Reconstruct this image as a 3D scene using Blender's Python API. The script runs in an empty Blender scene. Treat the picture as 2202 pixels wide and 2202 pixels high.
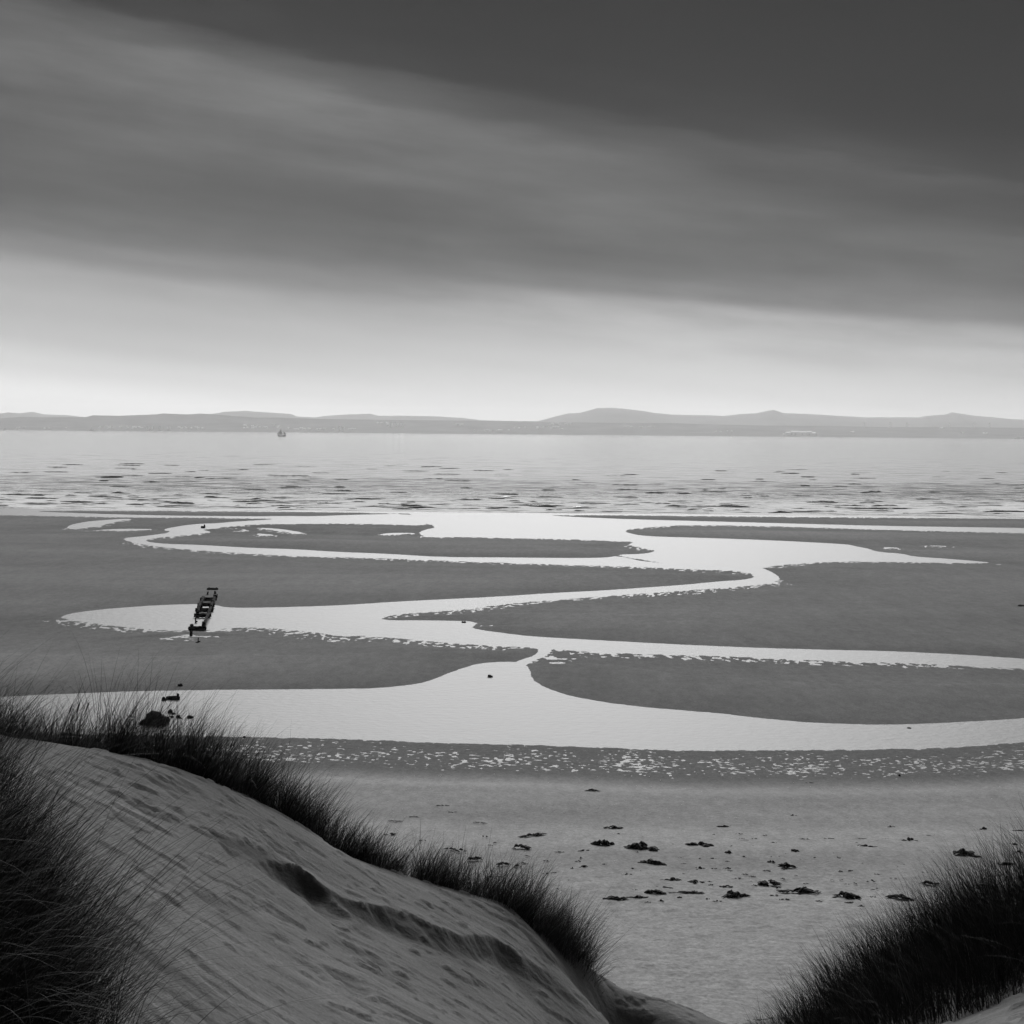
import bpy, bmesh, math, random
import numpy as np
from mathutils import Matrix, Vector

# ------------------------------------------------------------------ camera
SC = bpy.context.scene
COL = SC.collection
F = 3000.0            # focal length in pixels of the 2202 px photograph
CX = CY = 1101.0
EYE = np.array([0.0, 0.0, 15.0])
HORIZON = 928.0       # row of the true horizon in the middle column
ROLL = math.radians(0.5)
PITCH = math.atan((CY - HORIZON) / F)      # looking down by this much

def cam_axes():
    f = np.array([0, math.cos(PITCH), -math.sin(PITCH)])
    r = np.array([1.0, 0, 0]); u = np.cross(r, f)
    c, s = math.cos(ROLL), math.sin(ROLL)
    return r * c + u * s, u * c - r * s, f      # right, up, forward (horizon falls to the right)
R_, U_, F_ = cam_axes()

cam_data = bpy.data.cameras.new('camera')
cam_data.sensor_width = 36.0
cam_data.lens = F / 2202.0 * 36.0
cam_data.clip_start = 0.1
cam_data.clip_end = 90000.0
cam = bpy.data.objects.new('camera', cam_data)
COL.objects.link(cam)
M = Matrix.Identity(4)
for i in range(3):
    M[i][0], M[i][1], M[i][2], M[i][3] = R_[i], U_[i], -F_[i], EYE[i]
cam.matrix_world = M
SC.camera = cam

# ------------------------------------------------------------------ sky, sun, exposure
EXPO = 1.55
SUN_EL, SUN_AZ = math.radians(33.0), math.radians(2.0)    # azimuth measured from +Y towards +X
SC.view_settings.view_transform = 'Standard'
SC.view_settings.look = 'None'
SC.view_settings.exposure = EXPO
SC.view_settings.gamma = 1.0
SC.cycles.use_denoising = True
SC.cycles.max_bounces = 6
SC.cycles.volume_bounces = 1
SC.cycles.caustics_reflective = False
SC.cycles.caustics_refractive = False

def lin(v):
    return v / 12.92 if v <= 0.04045 else ((v + 0.055) / 1.055) ** 2.4

world = bpy.data.worlds.new('World')
SC.world = world
world.use_nodes = True
wt = world.node_tree
for n in list(wt.nodes): wt.nodes.remove(n)
def node(t, typ, **kw):
    n = t.nodes.new(typ)
    for k, v in kw.items(): setattr(n, k, v)
    return n
def math_(t, op, a, b=None, c=None, clamp=False):
    n = t.nodes.new('ShaderNodeMath'); n.operation = op; n.use_clamp = clamp
    for i, v in enumerate((a, b, c)):
        if v is None: continue
        if isinstance(v, (int, float)): n.inputs[i].default_value = v
        else: t.links.new(v, n.inputs[i])
    return n.outputs[0]
def ramp(t, fac, stops, interp='EASE'):
    n = t.nodes.new('ShaderNodeValToRGB'); n.color_ramp.interpolation = interp
    els = n.color_ramp.elements
    while len(els) > 1: els.remove(els[-1])
    els[0].position = stops[0][0]; v = stops[0][1]; els[0].color = (v, v, v, 1)
    for p, v in stops[1:]:
        e = els.new(p); e.color = (v, v, v, 1)
    t.links.new(fac, n.inputs[0])
    return n.outputs[0]

HAZE_D, HAZE_L = 0.72e-4, 0.80       # density of the sea haze and its brightness on the picture
def behind_haze(v, y):
    """sky radiance that, seen through the haze, gives the tone v at a display row"""
    el = max((928 - y * 1.1398) / F, 0.012)
    T = math.exp(-HAZE_D * 167 / math.sin(el))
    return max((lin(v) - HAZE_L * (1 - T)) / T, 0.012)
def build_sky():
    t = wt
    tc = node(t, 'ShaderNodeTexCoord')
    sep = node(t, 'ShaderNodeSeparateXYZ'); t.links.new(tc.outputs['Generated'], sep.inputs[0])
    X, Y, Z = sep.outputs
    h = math_(t, 'SQRT', math_(t, 'ADD', math_(t, 'MULTIPLY', X, X), math_(t, 'MULTIPLY', Y, Y)))
    h = math_(t, 'MAXIMUM', h, 0.001)
    el = math_(t, 'ARCTAN2', Z, h)
    s = math_(t, 'DIVIDE', X, h)
    # streak space: clouds drift along lines that fall gently to the right
    cmb = node(t, 'ShaderNodeCombineXYZ')
    e1 = math_(t, 'MULTIPLY_ADD', s, 0.10, el)
    t.links.new(math_(t, 'MULTIPLY', s, 3.2), cmb.inputs[0])
    t.links.new(math_(t, 'MULTIPLY', math_(t, 'DIVIDE', Y, h), 3.2), cmb.inputs[1])
    t.links.new(math_(t, 'MULTIPLY', e1, 20.0), cmb.inputs[2])
    def nz(scale, detail, rough, off):
        m = node(t, 'ShaderNodeMapping'); m.inputs[1].default_value = off
        t.links.new(cmb.outputs[0], m.inputs[0])
        n = node(t, 'ShaderNodeTexNoise'); n.inputs['Scale'].default_value = scale
        n.inputs['Detail'].default_value = detail; n.inputs['Roughness'].default_value = rough
        t.links.new(m.outputs[0], n.inputs['Vector'])
        return math_(t, 'SUBTRACT', n.outputs[0], 0.5)
    n1 = nz(0.55, 2.0, 0.45, (3.1, 0.4, 1.7))
    n2 = nz(1.5, 3.0, 0.5, (7.7, 2.3, 4.1))
    n3 = nz(1.0, 2.0, 0.5, (11.3, 5.1, 9.2))
    n4 = nz(3.2, 5.0, 0.6, (1.3, 8.1, 2.2))
    # lower veil: bright at the horizon, a cloud base above about 7 degrees
    t1 = math_(t, 'MULTIPLY_ADD', s, 0.093, el)
    t1 = math_(t, 'MULTIPLY_ADD', n2, 0.010, t1)
    def P(y): return max(0.0, min(1.0, (928 - y * 1.1398) / F / 0.36 + 0.1))      # display row -> ramp position
    fac1 = math_(t, 'MULTIPLY_ADD', t1, 1 / 0.36, 0.1, clamp=True)
    soft = [(838, .915), (778, .87), (728, .79), (678, .74), (618, .68), (578, .58), (538, .49), (478, .43), (400, .41), (300, .435), (90, .42), (-200, .40)]
    hard = [(830, .915), (745, .885), (690, .825), (610, .745), (556, .675), (526, .52), (470, .455), (420, .42), (340, .41), (240, .43), (90, .42), (-200, .40)]
    ra = ramp(t, fac1, [(P(y), behind_haze(v, y)) for y, v in soft])
    rb = ramp(t, fac1, [(P(y), behind_haze(v, y)) for y, v in hard])
    mixf = math_(t, 'MULTIPLY_ADD', s, 2.6, 0.62, clamp=True)
    r1 = math_(t, 'ADD', math_(t, 'MULTIPLY', rb, mixf), math_(t, 'MULTIPLY', ra, math_(t, 'SUBTRACT', 1.0, mixf)))
    # dark cloud mass overhead, ragged along its lower edge
    t2 = math_(t, 'MULTIPLY_ADD', s, 0.20, el)
    t2 = math_(t, 'MULTIPLY_ADD', n1, 0.035, t2)
    t2 = math_(t, 'MULTIPLY_ADD', n3, 0.035, t2)
    t2 = math_(t, 'MULTIPLY_ADD', n4, 0.05, t2)
    fac2 = math_(t, 'MULTIPLY_ADD', t2, 1 / 0.36, 0.1, clamp=True)
    r2 = ramp(t, fac2, [(0.0, 1.0), (P(300), 1.0), (P(240), 0.55), (P(195), 0.20), (P(100), 0.07), (1.0, 0.05)])
    # single soft cloud lenses: display x, y, half width, half height, fall to the right, strength
    fr = math_(t, 'GREATER_THAN', Y, 0.0)
    lens = 1.0
    for x0, y0, wx, wy, sl, k in ((500, 372, 330, 48, .10, -.32), (1560, 292, 170, 46, .30, .55), (1560, 385, 330, 38, .13, -.34), (640, 190, 260, 50, .12, .10), (150, 540, 260, 30, .12, .08), (1150, 250, 200, 40, .2, -.12)):
        sx = (x0 - 966) * 1.1398 / F; e0 = (928 - y0 * 1.1398 + .0087 * (x0 - 966) * 1.1398) / F; a, b = wx * 1.1398 / F, wy * 1.1398 / F
        du = math_(t, 'SUBTRACT', s, sx)
        dv = math_(t, 'ADD', math_(t, 'SUBTRACT', el, e0), math_(t, 'MULTIPLY_ADD', du, sl, math_(t, 'MULTIPLY', n3, .02)))
        q = math_(t, 'ADD', math_(t, 'POWER', math_(t, 'ABSOLUTE', math_(t, 'DIVIDE', du, a)), 2.0), math_(t, 'POWER', math_(t, 'ABSOLUTE', math_(t, 'DIVIDE', dv, b)), 2.0))
        g = math_(t, 'MULTIPLY', math_(t, 'EXPONENT', math_(t, 'MULTIPLY', q, -1.0)), fr)
        lens = math_(t, 'MULTIPLY', lens, math_(t, 'MULTIPLY_ADD', g, k, 1.0))
    # soft streak modulation, fading out in the bright veil
    amp = ramp(t, fac1, [(0.0, 0.0), (P(690), 0.05), (P(520), 0.55), (1.0, 0.75)])
    mod = math_(t, 'MULTIPLY_ADD', math_(t, 'MULTIPLY', math_(t, 'ADD', n1, math_(t, 'MULTIPLY', n2, 0.8)), 2.4), amp, 1.0)
    cl = math_(t, 'MULTIPLY', math_(t, 'MULTIPLY', r1, r2), math_(t, 'MULTIPLY', lens, math_(t, 'MAXIMUM', mod, 0.3)))
    n5 = nz(4.5, 4.0, 0.6, (4.3, 1.1, 6.2))
    cl = math_(t, 'MULTIPLY', cl, math_(t, 'MULTIPLY_ADD', math_(t, 'MULTIPLY', math_(t, 'ADD', n5, n4), amp), 0.9, 1.0))
    # clear daylight above the cloud, of which little comes through
    sky = node(t, 'ShaderNodeTexSky'); sky.sky_type = 'NISHITA'; sky.sun_disc = False
    sky.sun_elevation = SUN_EL; sky.sun_rotation = SUN_AZ
    bw = node(t, 'ShaderNodeRGBToBW'); t.links.new(sky.outputs[0], bw.inputs[0])
    thru = math_(t, 'MULTIPLY', bw.outputs[0], 0.10 * 0.003)
    tot = math_(t, 'MULTIPLY_ADD', cl, 1.0 / 2 ** EXPO, thru)
    bg = node(t, 'ShaderNodeBackground')
    t.links.new(tot, bg.inputs['Color']); bg.inputs['Strength'].default_value = 1.0
    out = node(t, 'ShaderNodeOutputWorld'); t.links.new(bg.outputs[0], out.inputs['Surface'])
build_sky()

sun_data = bpy.data.lights.new('sun', 'SUN')
sun_data.energy = 1.5
sun_data.angle = math.radians(42)
sun_data.color = (1, 1, 1)
sun = bpy.data.objects.new('sun', sun_data)
COL.objects.link(sun)
sd = Vector((math.cos(SUN_EL) * math.sin(SUN_AZ), math.cos(SUN_EL) * math.cos(SUN_AZ), math.sin(SUN_EL)))
sun.rotation_euler = sd.to_track_quat('Z', 'Y').to_euler()

# ------------------------------------------------------------------ helpers
rng = np.random.default_rng(7)
random.seed(7)

def ray(px, py):
    """direction through a pixel of the 2202 px photograph"""
    px = np.asarray(px, float); py = np.asarray(py, float)
    a = (px - CX) / F; b = -(py - CY) / F
    return a[..., None] * R_ + b[..., None] * U_ + F_
def on_plane(px, py, z=0.0):
    d = ray(px, py); k = (z - EYE[2]) / d[..., 2]
    return EYE + d * k[..., None]
def at_y(px, py, y):
    d = ray(px, py); k = y / d[..., 1]
    return EYE + d * k[..., None]
def project(p):
    q = np.asarray(p, float) - EYE
    z = q @ F_
    return CX + F * (q @ R_) / z, CY - F * (q @ U_) / z

_perm = np.random.default_rng(3).permutation(512).astype(np.int64)
_ang = np.random.default_rng(4).uniform(0, 2 * np.pi, 512)
_gx, _gy = np.cos(_ang), np.sin(_ang)
def noise(x, y, seed=0):
    x = np.asarray(x, float) + seed * 17.31; y = np.asarray(y, float) + seed * 9.73
    xi = np.floor(x).astype(np.int64); yi = np.floor(y).astype(np.int64)
    xf = x - xi; yf = y - yi
    u = xf * xf * xf * (xf * (xf * 6 - 15) + 10); v = yf * yf * yf * (yf * (yf * 6 - 15) + 10)
    def g(ix, iy, dx, dy):
        k = _perm[(_perm[ix & 511] + iy) & 511]
        return _gx[k] * dx + _gy[k] * dy
    n00 = g(xi, yi, xf, yf); n10 = g(xi + 1, yi, xf - 1, yf)
    n01 = g(xi, yi + 1, xf, yf - 1); n11 = g(xi + 1, yi + 1, xf - 1, yf - 1)
    return 1.5 * ((n00 * (1 - u) + n10 * u) * (1 - v) + (n01 * (1 - u) + n11 * u) * v)
def fbm(x, y, oct=4, seed=0, gain=0.5):
    s = 0; a = 1.0
    for o in range(oct):
        s = s + a * noise(x * 2 ** o, y * 2 ** o, seed + o * 5); a *= gain
    return s
def sstep(a, b, x):
    t = np.clip((x - a) / (b - a), 0, 1); return t * t * (3 - 2 * t)

def mesh_obj(name, verts, quads=None, tris=None, mats=(), parent=None, smooth=True, attrs=None, mat_index=None):
    me = bpy.data.meshes.new(name)
    verts = np.asarray(verts, np.float32).reshape(-1, 3)
    me.vertices.add(len(verts)); me.vertices.foreach_set('co', verts.ravel())
    loops = []; starts = []; n = 0
    if quads is not None and len(quads):
        q = np.asarray(quads, np.int32); loops.append(q.ravel()); starts.append(np.arange(len(q)) * 4); n = q.size
    if tris is not None and len(tris):
        q = np.asarray(tris, np.int32); loops.append(q.ravel()); starts.append(n + np.arange(len(q)) * 3)
    loops = np.concatenate(loops); starts = np.concatenate(starts)
    me.loops.add(len(loops)); me.loops.foreach_set('vertex_index', loops)
    me.polygons.add(len(starts)); me.polygons.foreach_set('loop_start', starts.astype(np.int32))
    me.update(calc_edges=True)
    me.polygons.foreach_set('use_smooth', np.full(len(starts), smooth))
    for k, v in (attrs or {}).items():
        a = me.attributes.new(k, 'FLOAT', 'POINT'); a.data.foreach_set('value', np.asarray(v, np.float32).ravel())
    for m in mats: me.materials.append(m)
    me.validate()
    o = bpy.data.objects.new(name, me); COL.objects.link(o)
    if parent is not None: o.parent = parent
    return o
def grid_quads(nr, nc):
    i = np.arange(nr * nc).reshape(nr, nc)
    return np.stack([i[:-1, :-1], i[:-1, 1:], i[1:, 1:], i[1:, :-1]], -1).reshape(-1, 4)
def bm_obj(name, bm, mat, parent=None, smooth=False):
    me = bpy.data.meshes.new(name); bm.to_mesh(me); bm.free()
    if mat is not None: me.materials.append(mat)
    if smooth:
        for p in me.polygons: p.use_smooth = True
    o = bpy.data.objects.new(name, me); COL.objects.link(o)
    if parent is not None: o.parent = parent
    return o
def tag(o, label=None, cat=None, group=None, kind=None):
    if label: o['label'] = label
    if cat: o['category'] = cat
    if group: o['group'] = group
    if kind: o['kind'] = kind
    return o
def empty(name, loc, rz=0.0):
    o = bpy.data.objects.new(name, None); COL.objects.link(o)
    o.location = loc; o.rotation_euler = (0, 0, rz); o.empty_display_size = 0.3
    return o

# ------------------------------------------------------------------ materials (a monochrome picture: all greys)
def new_mat(name):
    m = bpy.data.materials.new(name); m.use_nodes = True
    t = m.node_tree
    b = t.nodes['Principled BSDF']
    return m, t, b
def noise_node(t, scale, detail=4, rough=0.55, vec=None, stretch=None, coord='Object'):
    if vec is None:
        tc = t.nodes.new('ShaderNodeTexCoord'); vec = tc.outputs[coord]
    if stretch:
        mp = t.nodes.new('ShaderNodeMapping'); mp.inputs['Scale'].default_value = stretch
        t.links.new(vec, mp.inputs[0]); vec = mp.outputs[0]
    n = t.nodes.new('ShaderNodeTexNoise'); n.inputs['Scale'].default_value = scale
    n.inputs['Detail'].default_value = detail; n.inputs['Roughness'].default_value = rough
    t.links.new(vec, n.inputs['Vector'])
    return n.outputs[0]
def bump(t, b, height, dist, strength=1.0, normal=None):
    n = t.nodes.new('ShaderNodeBump'); n.inputs['Distance'].default_value = dist
    n.inputs['Strength'].default_value = strength
    t.links.new(height, n.inputs['Height'])
    if normal is not None: t.links.new(normal, n.inputs['Normal'])
    if b is not None: t.links.new(n.outputs[0], b.inputs['Normal'])
    return n.outputs[0]
def grey_mat(name, lo, hi, scale=6.0, rough=0.9, bump_d=0.0, spec=0.3, stretch=None):
    m, t, b = new_mat(name)
    n = noise_node(t, scale, 5, 0.6, stretch=stretch)
    r = ramp(t, n, [(0.3, lo), (0.7, hi)], 'LINEAR')
    t.links.new(r, b.inputs['Base Color'])
    b.inputs['Roughness'].default_value = rough
    b.inputs['Specular IOR Level'].default_value = spec
    if bump_d: bump(t, b, n, bump_d)
    return m

MAT_TIMBER = grey_mat('weathered_timber', 0.004, 0.016, 5, 0.95, 0.02, spec=0.08)
MAT_ROCK = grey_mat('wet_rock', 0.006, 0.022, 7, 0.9, 0.03, spec=0.15)
MAT_WEED = grey_mat('dark_seaweed', 0.006, 0.022, 14, 0.8, 0.02, spec=0.25)
MAT_SHELL = grey_mat('pale_shell', 0.55, 0.75, 20, 0.5)
MAT_HULL = grey_mat('dark_hull', 0.01, 0.02, 0.5, 0.6)
MAT_WHITE = grey_mat('white_paint', 0.72, 0.85, 0.05, 0.6)
MAT_SAIL = grey_mat('sailcloth', 0.7, 0.8, 0.3, 0.9)
MAT_HOUSE = grey_mat('rendered_wall', 0.6, 0.85, 0.02, 0.9)
MAT_ROOF = grey_mat('slate_roof', 0.40, 0.50, 0.05, 0.9)
MAT_HEAD = grey_mat('seed_head', 0.03, 0.07, 60, 0.9)

def sand_material(name, dune=False):
    m, t, b = new_mat(name)
    dry = t.nodes.new('ShaderNodeAttribute'); dry.attribute_name = 'dry'
    big = noise_node(t, 0.05, 4, 0.55, stretch=(0.35, 1.6, 1))
    mid = noise_node(t, 2.2, 5, 0.68, stretch=(1.0, 0.5, 1))
    fine = noise_node(t, 9.0, 3, 0.7)
    wet_c, dry_c = 0.088, 0.245
    base = math_(t, 'MULTIPLY_ADD', dry.outputs['Fac'], dry_c - wet_c, wet_c)
    v = math_(t, 'MULTIPLY_ADD', math_(t, 'SUBTRACT', big, 0.5), 0.8, 1.0)
    v = math_(t, 'MULTIPLY', v, math_(t, 'MULTIPLY_ADD', math_(t, 'SUBTRACT', mid, 0.5), 0.9, 1.0))
    v = math_(t, 'MULTIPLY', v, math_(t, 'MULTIPLY_ADD', math_(t, 'SUBTRACT', fine, 0.5), 1.2, 1.0))
    t.links.new(math_(t, 'MULTIPLY', base, v), b.inputs['Base Color'])
    b.inputs['Roughness'].default_value = 0.95
    b.inputs['Specular IOR Level'].default_value = 0.12
    n1 = bump(t, None, noise_node(t, 2.6, 5, 0.62, stretch=(1.0, 1.7, 1.0)), 0.035 if not dune else 0.03, 0.8)
    n2 = bump(t, b, noise_node(t, 14.0, 4, 0.7), 0.018, 0.8, n1)
    return m
MAT_SAND = sand_material('beach_sand')

def dune_material():
    m, t, b = new_mat('dune_sand')
    st = (1.0, 1.0, 1.0)
    tc = t.nodes.new('ShaderNodeTexCoord')
    mp = t.nodes.new('ShaderNodeMapping'); mp.inputs['Rotation'].default_value = (0, 0, math.radians(-14))
    t.links.new(tc.outputs['Object'], mp.inputs[0])
    streak = noise_node(t, 1.2, 5, 0.6, vec=mp.outputs[0], stretch=(0.45, 3.4, 1))
    blot = noise_node(t, 0.5, 4, 0.55, vec=mp.outputs[0], stretch=(0.6, 1.4, 1))
    fine = noise_node(t, 26.0, 3, 0.7)
    scarp_shade = t.nodes.new('ShaderNodeAttribute'); scarp_shade.attribute_name = 'scarp_shade'
    v = math_(t, 'MULTIPLY_ADD', math_(t, 'SUBTRACT', streak, 0.5), 0.9, 1.0)
    v = math_(t, 'MULTIPLY', v, math_(t, 'MULTIPLY_ADD', math_(t, 'SUBTRACT', blot, 0.5), 0.7, 1.0))
    v = math_(t, 'MULTIPLY', v, math_(t, 'MULTIPLY_ADD', math_(t, 'SUBTRACT', fine, 0.5), 1.0, 1.0))
    base = math_(t, 'MULTIPLY_ADD', scarp_shade.outputs['Fac'], -0.055, 0.125)  # sand darkened where the scarp shade is painted in
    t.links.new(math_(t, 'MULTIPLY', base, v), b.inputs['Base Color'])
    b.inputs['Roughness'].default_value = 0.97
    b.inputs['Specular IOR Level'].default_value = 0.08
    n1 = bump(t, None, noise_node(t, 7.0, 5, 0.65, vec=mp.outputs[0], stretch=(0.8, 1.5, 1)), 0.03, 0.8)
    bump(t, b, noise_node(t, 45.0, 3, 0.7), 0.006, 0.8, n1)
    return m
MAT_DUNE = dune_material()

def water_material(name, rough, bump1, bump2, foam=False, stretch=(1, 1, 1), scale=1.0):
    m, t, b = new_mat(name)
    b.inputs['Base Color'].default_value = (0.06, 0.06, 0.06, 1)
    b.inputs['Roughness'].default_value = rough
    b.inputs['IOR'].default_value = 1.33
    n1 = bump(t, None, noise_node(t, 0.35 * scale, 4, 0.6, stretch=stretch), bump1, 1.0)
    n2 = bump(t, b, noise_node(t, 1.6 * scale, 3, 0.6, stretch=stretch), bump2, 1.0, n1)
    if foam:
        a = t.nodes.new('ShaderNodeAttribute'); a.attribute_name = 'foam'
        fb = t.nodes.new('ShaderNodeBsdfDiffuse'); fb.inputs[0].default_value = (0.78, 0.78, 0.78, 1)
        nz = noise_node(t, 0.7, 5, 0.65, stretch=(0.5, 0.35, 1))
        f = math_(t, 'ADD', math_(t, 'MULTIPLY', a.outputs['Fac'], 2.0), math_(t, 'MULTIPLY_ADD', nz, 2.2, -1.2))
        f = math_(t, 'MULTIPLY', math_(t, 'MINIMUM', math_(t, 'MAXIMUM', f, 0.0), 1.0), math_(t, 'GREATER_THAN', a.outputs['Fac'], 0.01))
        mx = t.nodes.new('ShaderNodeMixShader')
        t.links.new(f, mx.inputs[0]); t.links.new(b.outputs[0], mx.inputs[1]); t.links.new(fb.outputs[0], mx.inputs[2])
        t.links.new(mx.outputs[0], t.nodes['Material Output'].inputs['Surface'])
    return m
MAT_POOL = water_material('tidal_pool_water', 0.57, 0.04, 0.05, stretch=(1.0, 1.6, 1))
MAT_SEA = water_material('sea_water', 0.10, 0.22, 0.06, foam=True, stretch=(0.5, 0.16, 1), scale=0.6)

def grass_material(name, lo, hi, dry):
    m, t, b = new_mat(name)
    a = t.nodes.new('ShaderNodeAttribute'); a.attribute_name = 'tone'
    r = ramp(t, a.outputs['Fac'], [(0.0, lo), (0.8, hi), (0.9, dry * 0.6), (1.0, dry)], 'LINEAR')
    t.links.new(r, b.inputs['Base Color'])
    b.inputs['Roughness'].default_value = 0.75
    b.inputs['Specular IOR Level'].default_value = 0.2
    return m
MAT_GRASS = grass_material('marram_blades', 0.015, 0.05, 0.22)
MAT_GRASS_DARK = grass_material('marram_blades_near', 0.008, 0.026, 0.14)  # darker copy of the blades, corner vignette put into the colour

# ------------------------------------------------------------------ the tidal flat: water outlines traced on the photograph, laid on the ground
def far(k, *pts): return [(550 * k + x / 3.5127, 1040 + y / 3.5127) for x, y in pts]
def mid(k, *pts): return [(734 * k + x / 2.632, 1180 + y / 2.632) for x, y in pts]
WATER = []
WATER.append([(-260, 1508)] + mid(0, (0, 840), (200, 828), (420, 820), (700, 808), (1080, 800), (1932, 793)) +
    mid(1, (200, 790), (440, 765), (550, 730), (640, 690), (760, 652), (880, 640), (1000, 640), (1050, 650), (1080, 740), (1150, 785), (1300, 835), (1500, 870), (1650, 890)) +
    mid(2, (0, 915), (200, 930), (400, 955), (700, 983), (1040, 996), (1300, 993), (1600, 980), (1932, 960)) + [(2480, 1515), (2480, 1580)] +
    mid(2, (1932, 1098), (1500, 1130), (1000, 1141), (600, 1142), (0, 1146)) + mid(1, (1500, 1130), (1000, 1111), (500, 1100), (0, 1078)) +
    mid(0, (1500, 1070), (1000, 1060), (500, 1050), (0, 1045)) + [(-260, 1580)])
WATER.append(mid(1, (1090, 545), (1200, 545), (1190, 585), (1165, 608), (1120, 625), (1060, 642), (1050, 670), (940, 680), (960, 652), (1010, 630), (1090, 606), (1115, 585)))
WATER.append(mid(0, (345, 390), (375, 370), (550, 345), (800, 325), (1000, 315), (1130, 313), (1230, 318), (1270, 331), (1400, 335), (1700, 328)) +
    mid(1, (0, 320), (300, 300), (600, 285), (900, 270), (1200, 250), (1500, 235)) +
    mid(2, (0, 205), (200, 185), (340, 176), (405, 163), (395, 145), (330, 120), (340, 90), (405, 98), (465, 113), (520, 140), (549, 163), (543, 180), (490, 197), (350, 213), (0, 238)) +
    mid(1, (1700, 255), (1400, 275), (1000, 305), (800, 330), (700, 345), (450, 360), (330, 370), (215, 396), (290, 406), (450, 405), (640, 408), (740, 411), (772, 424), (735, 441), (760, 455),
        (900, 475), (1060, 495), (1400, 515)) + mid(2, (0, 543), (400, 560), (750, 570), (1200, 580), (1600, 600), (1932, 622)) + [(2480, 1440), (2480, 1462)] +
    mid(2, (1932, 682), (1700, 667), (1300, 650), (1000, 641), (700, 632), (300, 612), (0, 603)) + mid(1, (1500, 590), (1300, 578), (1100, 561), (900, 552), (600, 535), (300, 505), (100, 492)) +
    mid(0, (1932, 498), (1750, 470), (1500, 447), (1350, 447), (1250, 455), (1150, 463), (900, 462), (700, 445), (500, 420), (400, 406)))
# the wide far pool with its arms
WATER.append(far(1, (1150, 200), (1162, 228), (1215, 275), (1380, 328), (1255, 352), (1232, 380), (1290, 406), (1600, 402)) +
    far(2, (0, 412), (400, 418), (700, 430), (930, 438), (880, 462), (1000, 490), (1100, 508), (1000, 531), (780, 536), (900, 560), (1150, 600)) +
    mid(2, (0, 112), (150, 117), (300, 124), (395, 145), (440, 108), (560, 92), (700, 81), (860, 72), (1200, 75), (1500, 79), (1790, 81)) +
    far(3, (1400, 570), (1100, 550), (1030, 530), (830, 515), (760, 490), (680, 475), (600, 457), (0, 426)) +
    far(2, (1400, 408), (1100, 400), (960, 390), (845, 362), (900, 342), (1150, 322), (1320, 312)) + far(3, (0, 319), (900, 349), (1932, 373)) + [(2480, 1153), (2480, 1142)] +
    far(3, (1932, 334), (900, 320), (0, 296)) + far(2, (900, 269), (500, 252), (280, 240), (280, 215), (0, 205)))
# long stream back to the left
WATER.append(mid(2, (320, 122), (150, 119), (0, 115)) + mid(1, (1700, 103), (1400, 95), (1000, 82), (700, 72), (400, 60)) + far(1, (700, 556), (300, 548), (0, 531)) +
    far(0, (1600, 511), (1200, 479), (1060, 456), (970, 435), (925, 411), (1100, 395), (1300, 368), (1225, 343), (1450, 306), (1650, 298), (1800, 284), (1932, 278)) +
    far(1, (150, 268), (0, 256), (200, 243), (450, 246), (700, 236), (1160, 226), (1215, 272), (1300, 300), (1250, 315), (900, 304), (500, 301), (0, 306)) +
    far(0, (1700, 327), (1520, 347), (1610, 368), (1440, 386), (1200, 407), (1095, 426), (1120, 441), (1250, 455), (1500, 462)) +
    far(1, (0, 487), (300, 495), (600, 515), (1000, 530), (1400, 555), (1932, 558)) + far(2, (400, 562), (700, 560), (800, 545), (1000, 590)))
# channel close behind the sea
WATER.append([(-260, 1099)] + far(0, (0, 190), (260, 210), (700, 226), (1200, 240), (1932, 247)) + far(1, (200, 244), (450, 247), (300, 264), (0, 262)) +
    far(0, (1500, 256), (1000, 255), (600, 248), (0, 236)) + [(-260, 1104)])
WATER.append(mid(0, (1015, 490), (1060, 484), (1110, 490), (1060, 496)))
WATER.append(far(0, (505, 342), (520, 313), (640, 289), (720, 279), (950, 264), (1010, 268), (860, 290), (760, 320), (600, 342)))
WATER.append(far(0, (700, 352), (900, 340), (1200, 343), (1000, 356)))
WATER.append(far(0, (1750, 330), (1880, 350), (1800, 360), (1850, 348)))
WATER.append(far(1, (20, 331), (200, 343), (375, 372), (320, 382), (170, 354), (40, 341)))
WATER.append(far(1, (0, 374), (120, 384), (155, 392), (50, 393)))
WATER.append(far(1, (920, 388), (1000, 371), (1230, 372), (1100, 384)))
WATER.append(far(3, (860, 478), (1000, 484), (990, 490), (900, 487)))
WATER.append(far(3, (1190, 466), (1390, 472), (1300, 475)))
SEA_EDGE = [(-600, 1094)] + far(0, (0, 205), (270, 207), (700, 203), (1932, 210)) + far(1, (700, 217), (1160, 226)) + far(2, (280, 238), (700, 236), (1300, 242)) + far(3, (0, 250), (1000, 258), (1932, 266)) + [(2900, 1120)]
WATER.append(SEA_EDGE + [(2900, 1040), (-600, 1010)])

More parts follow.
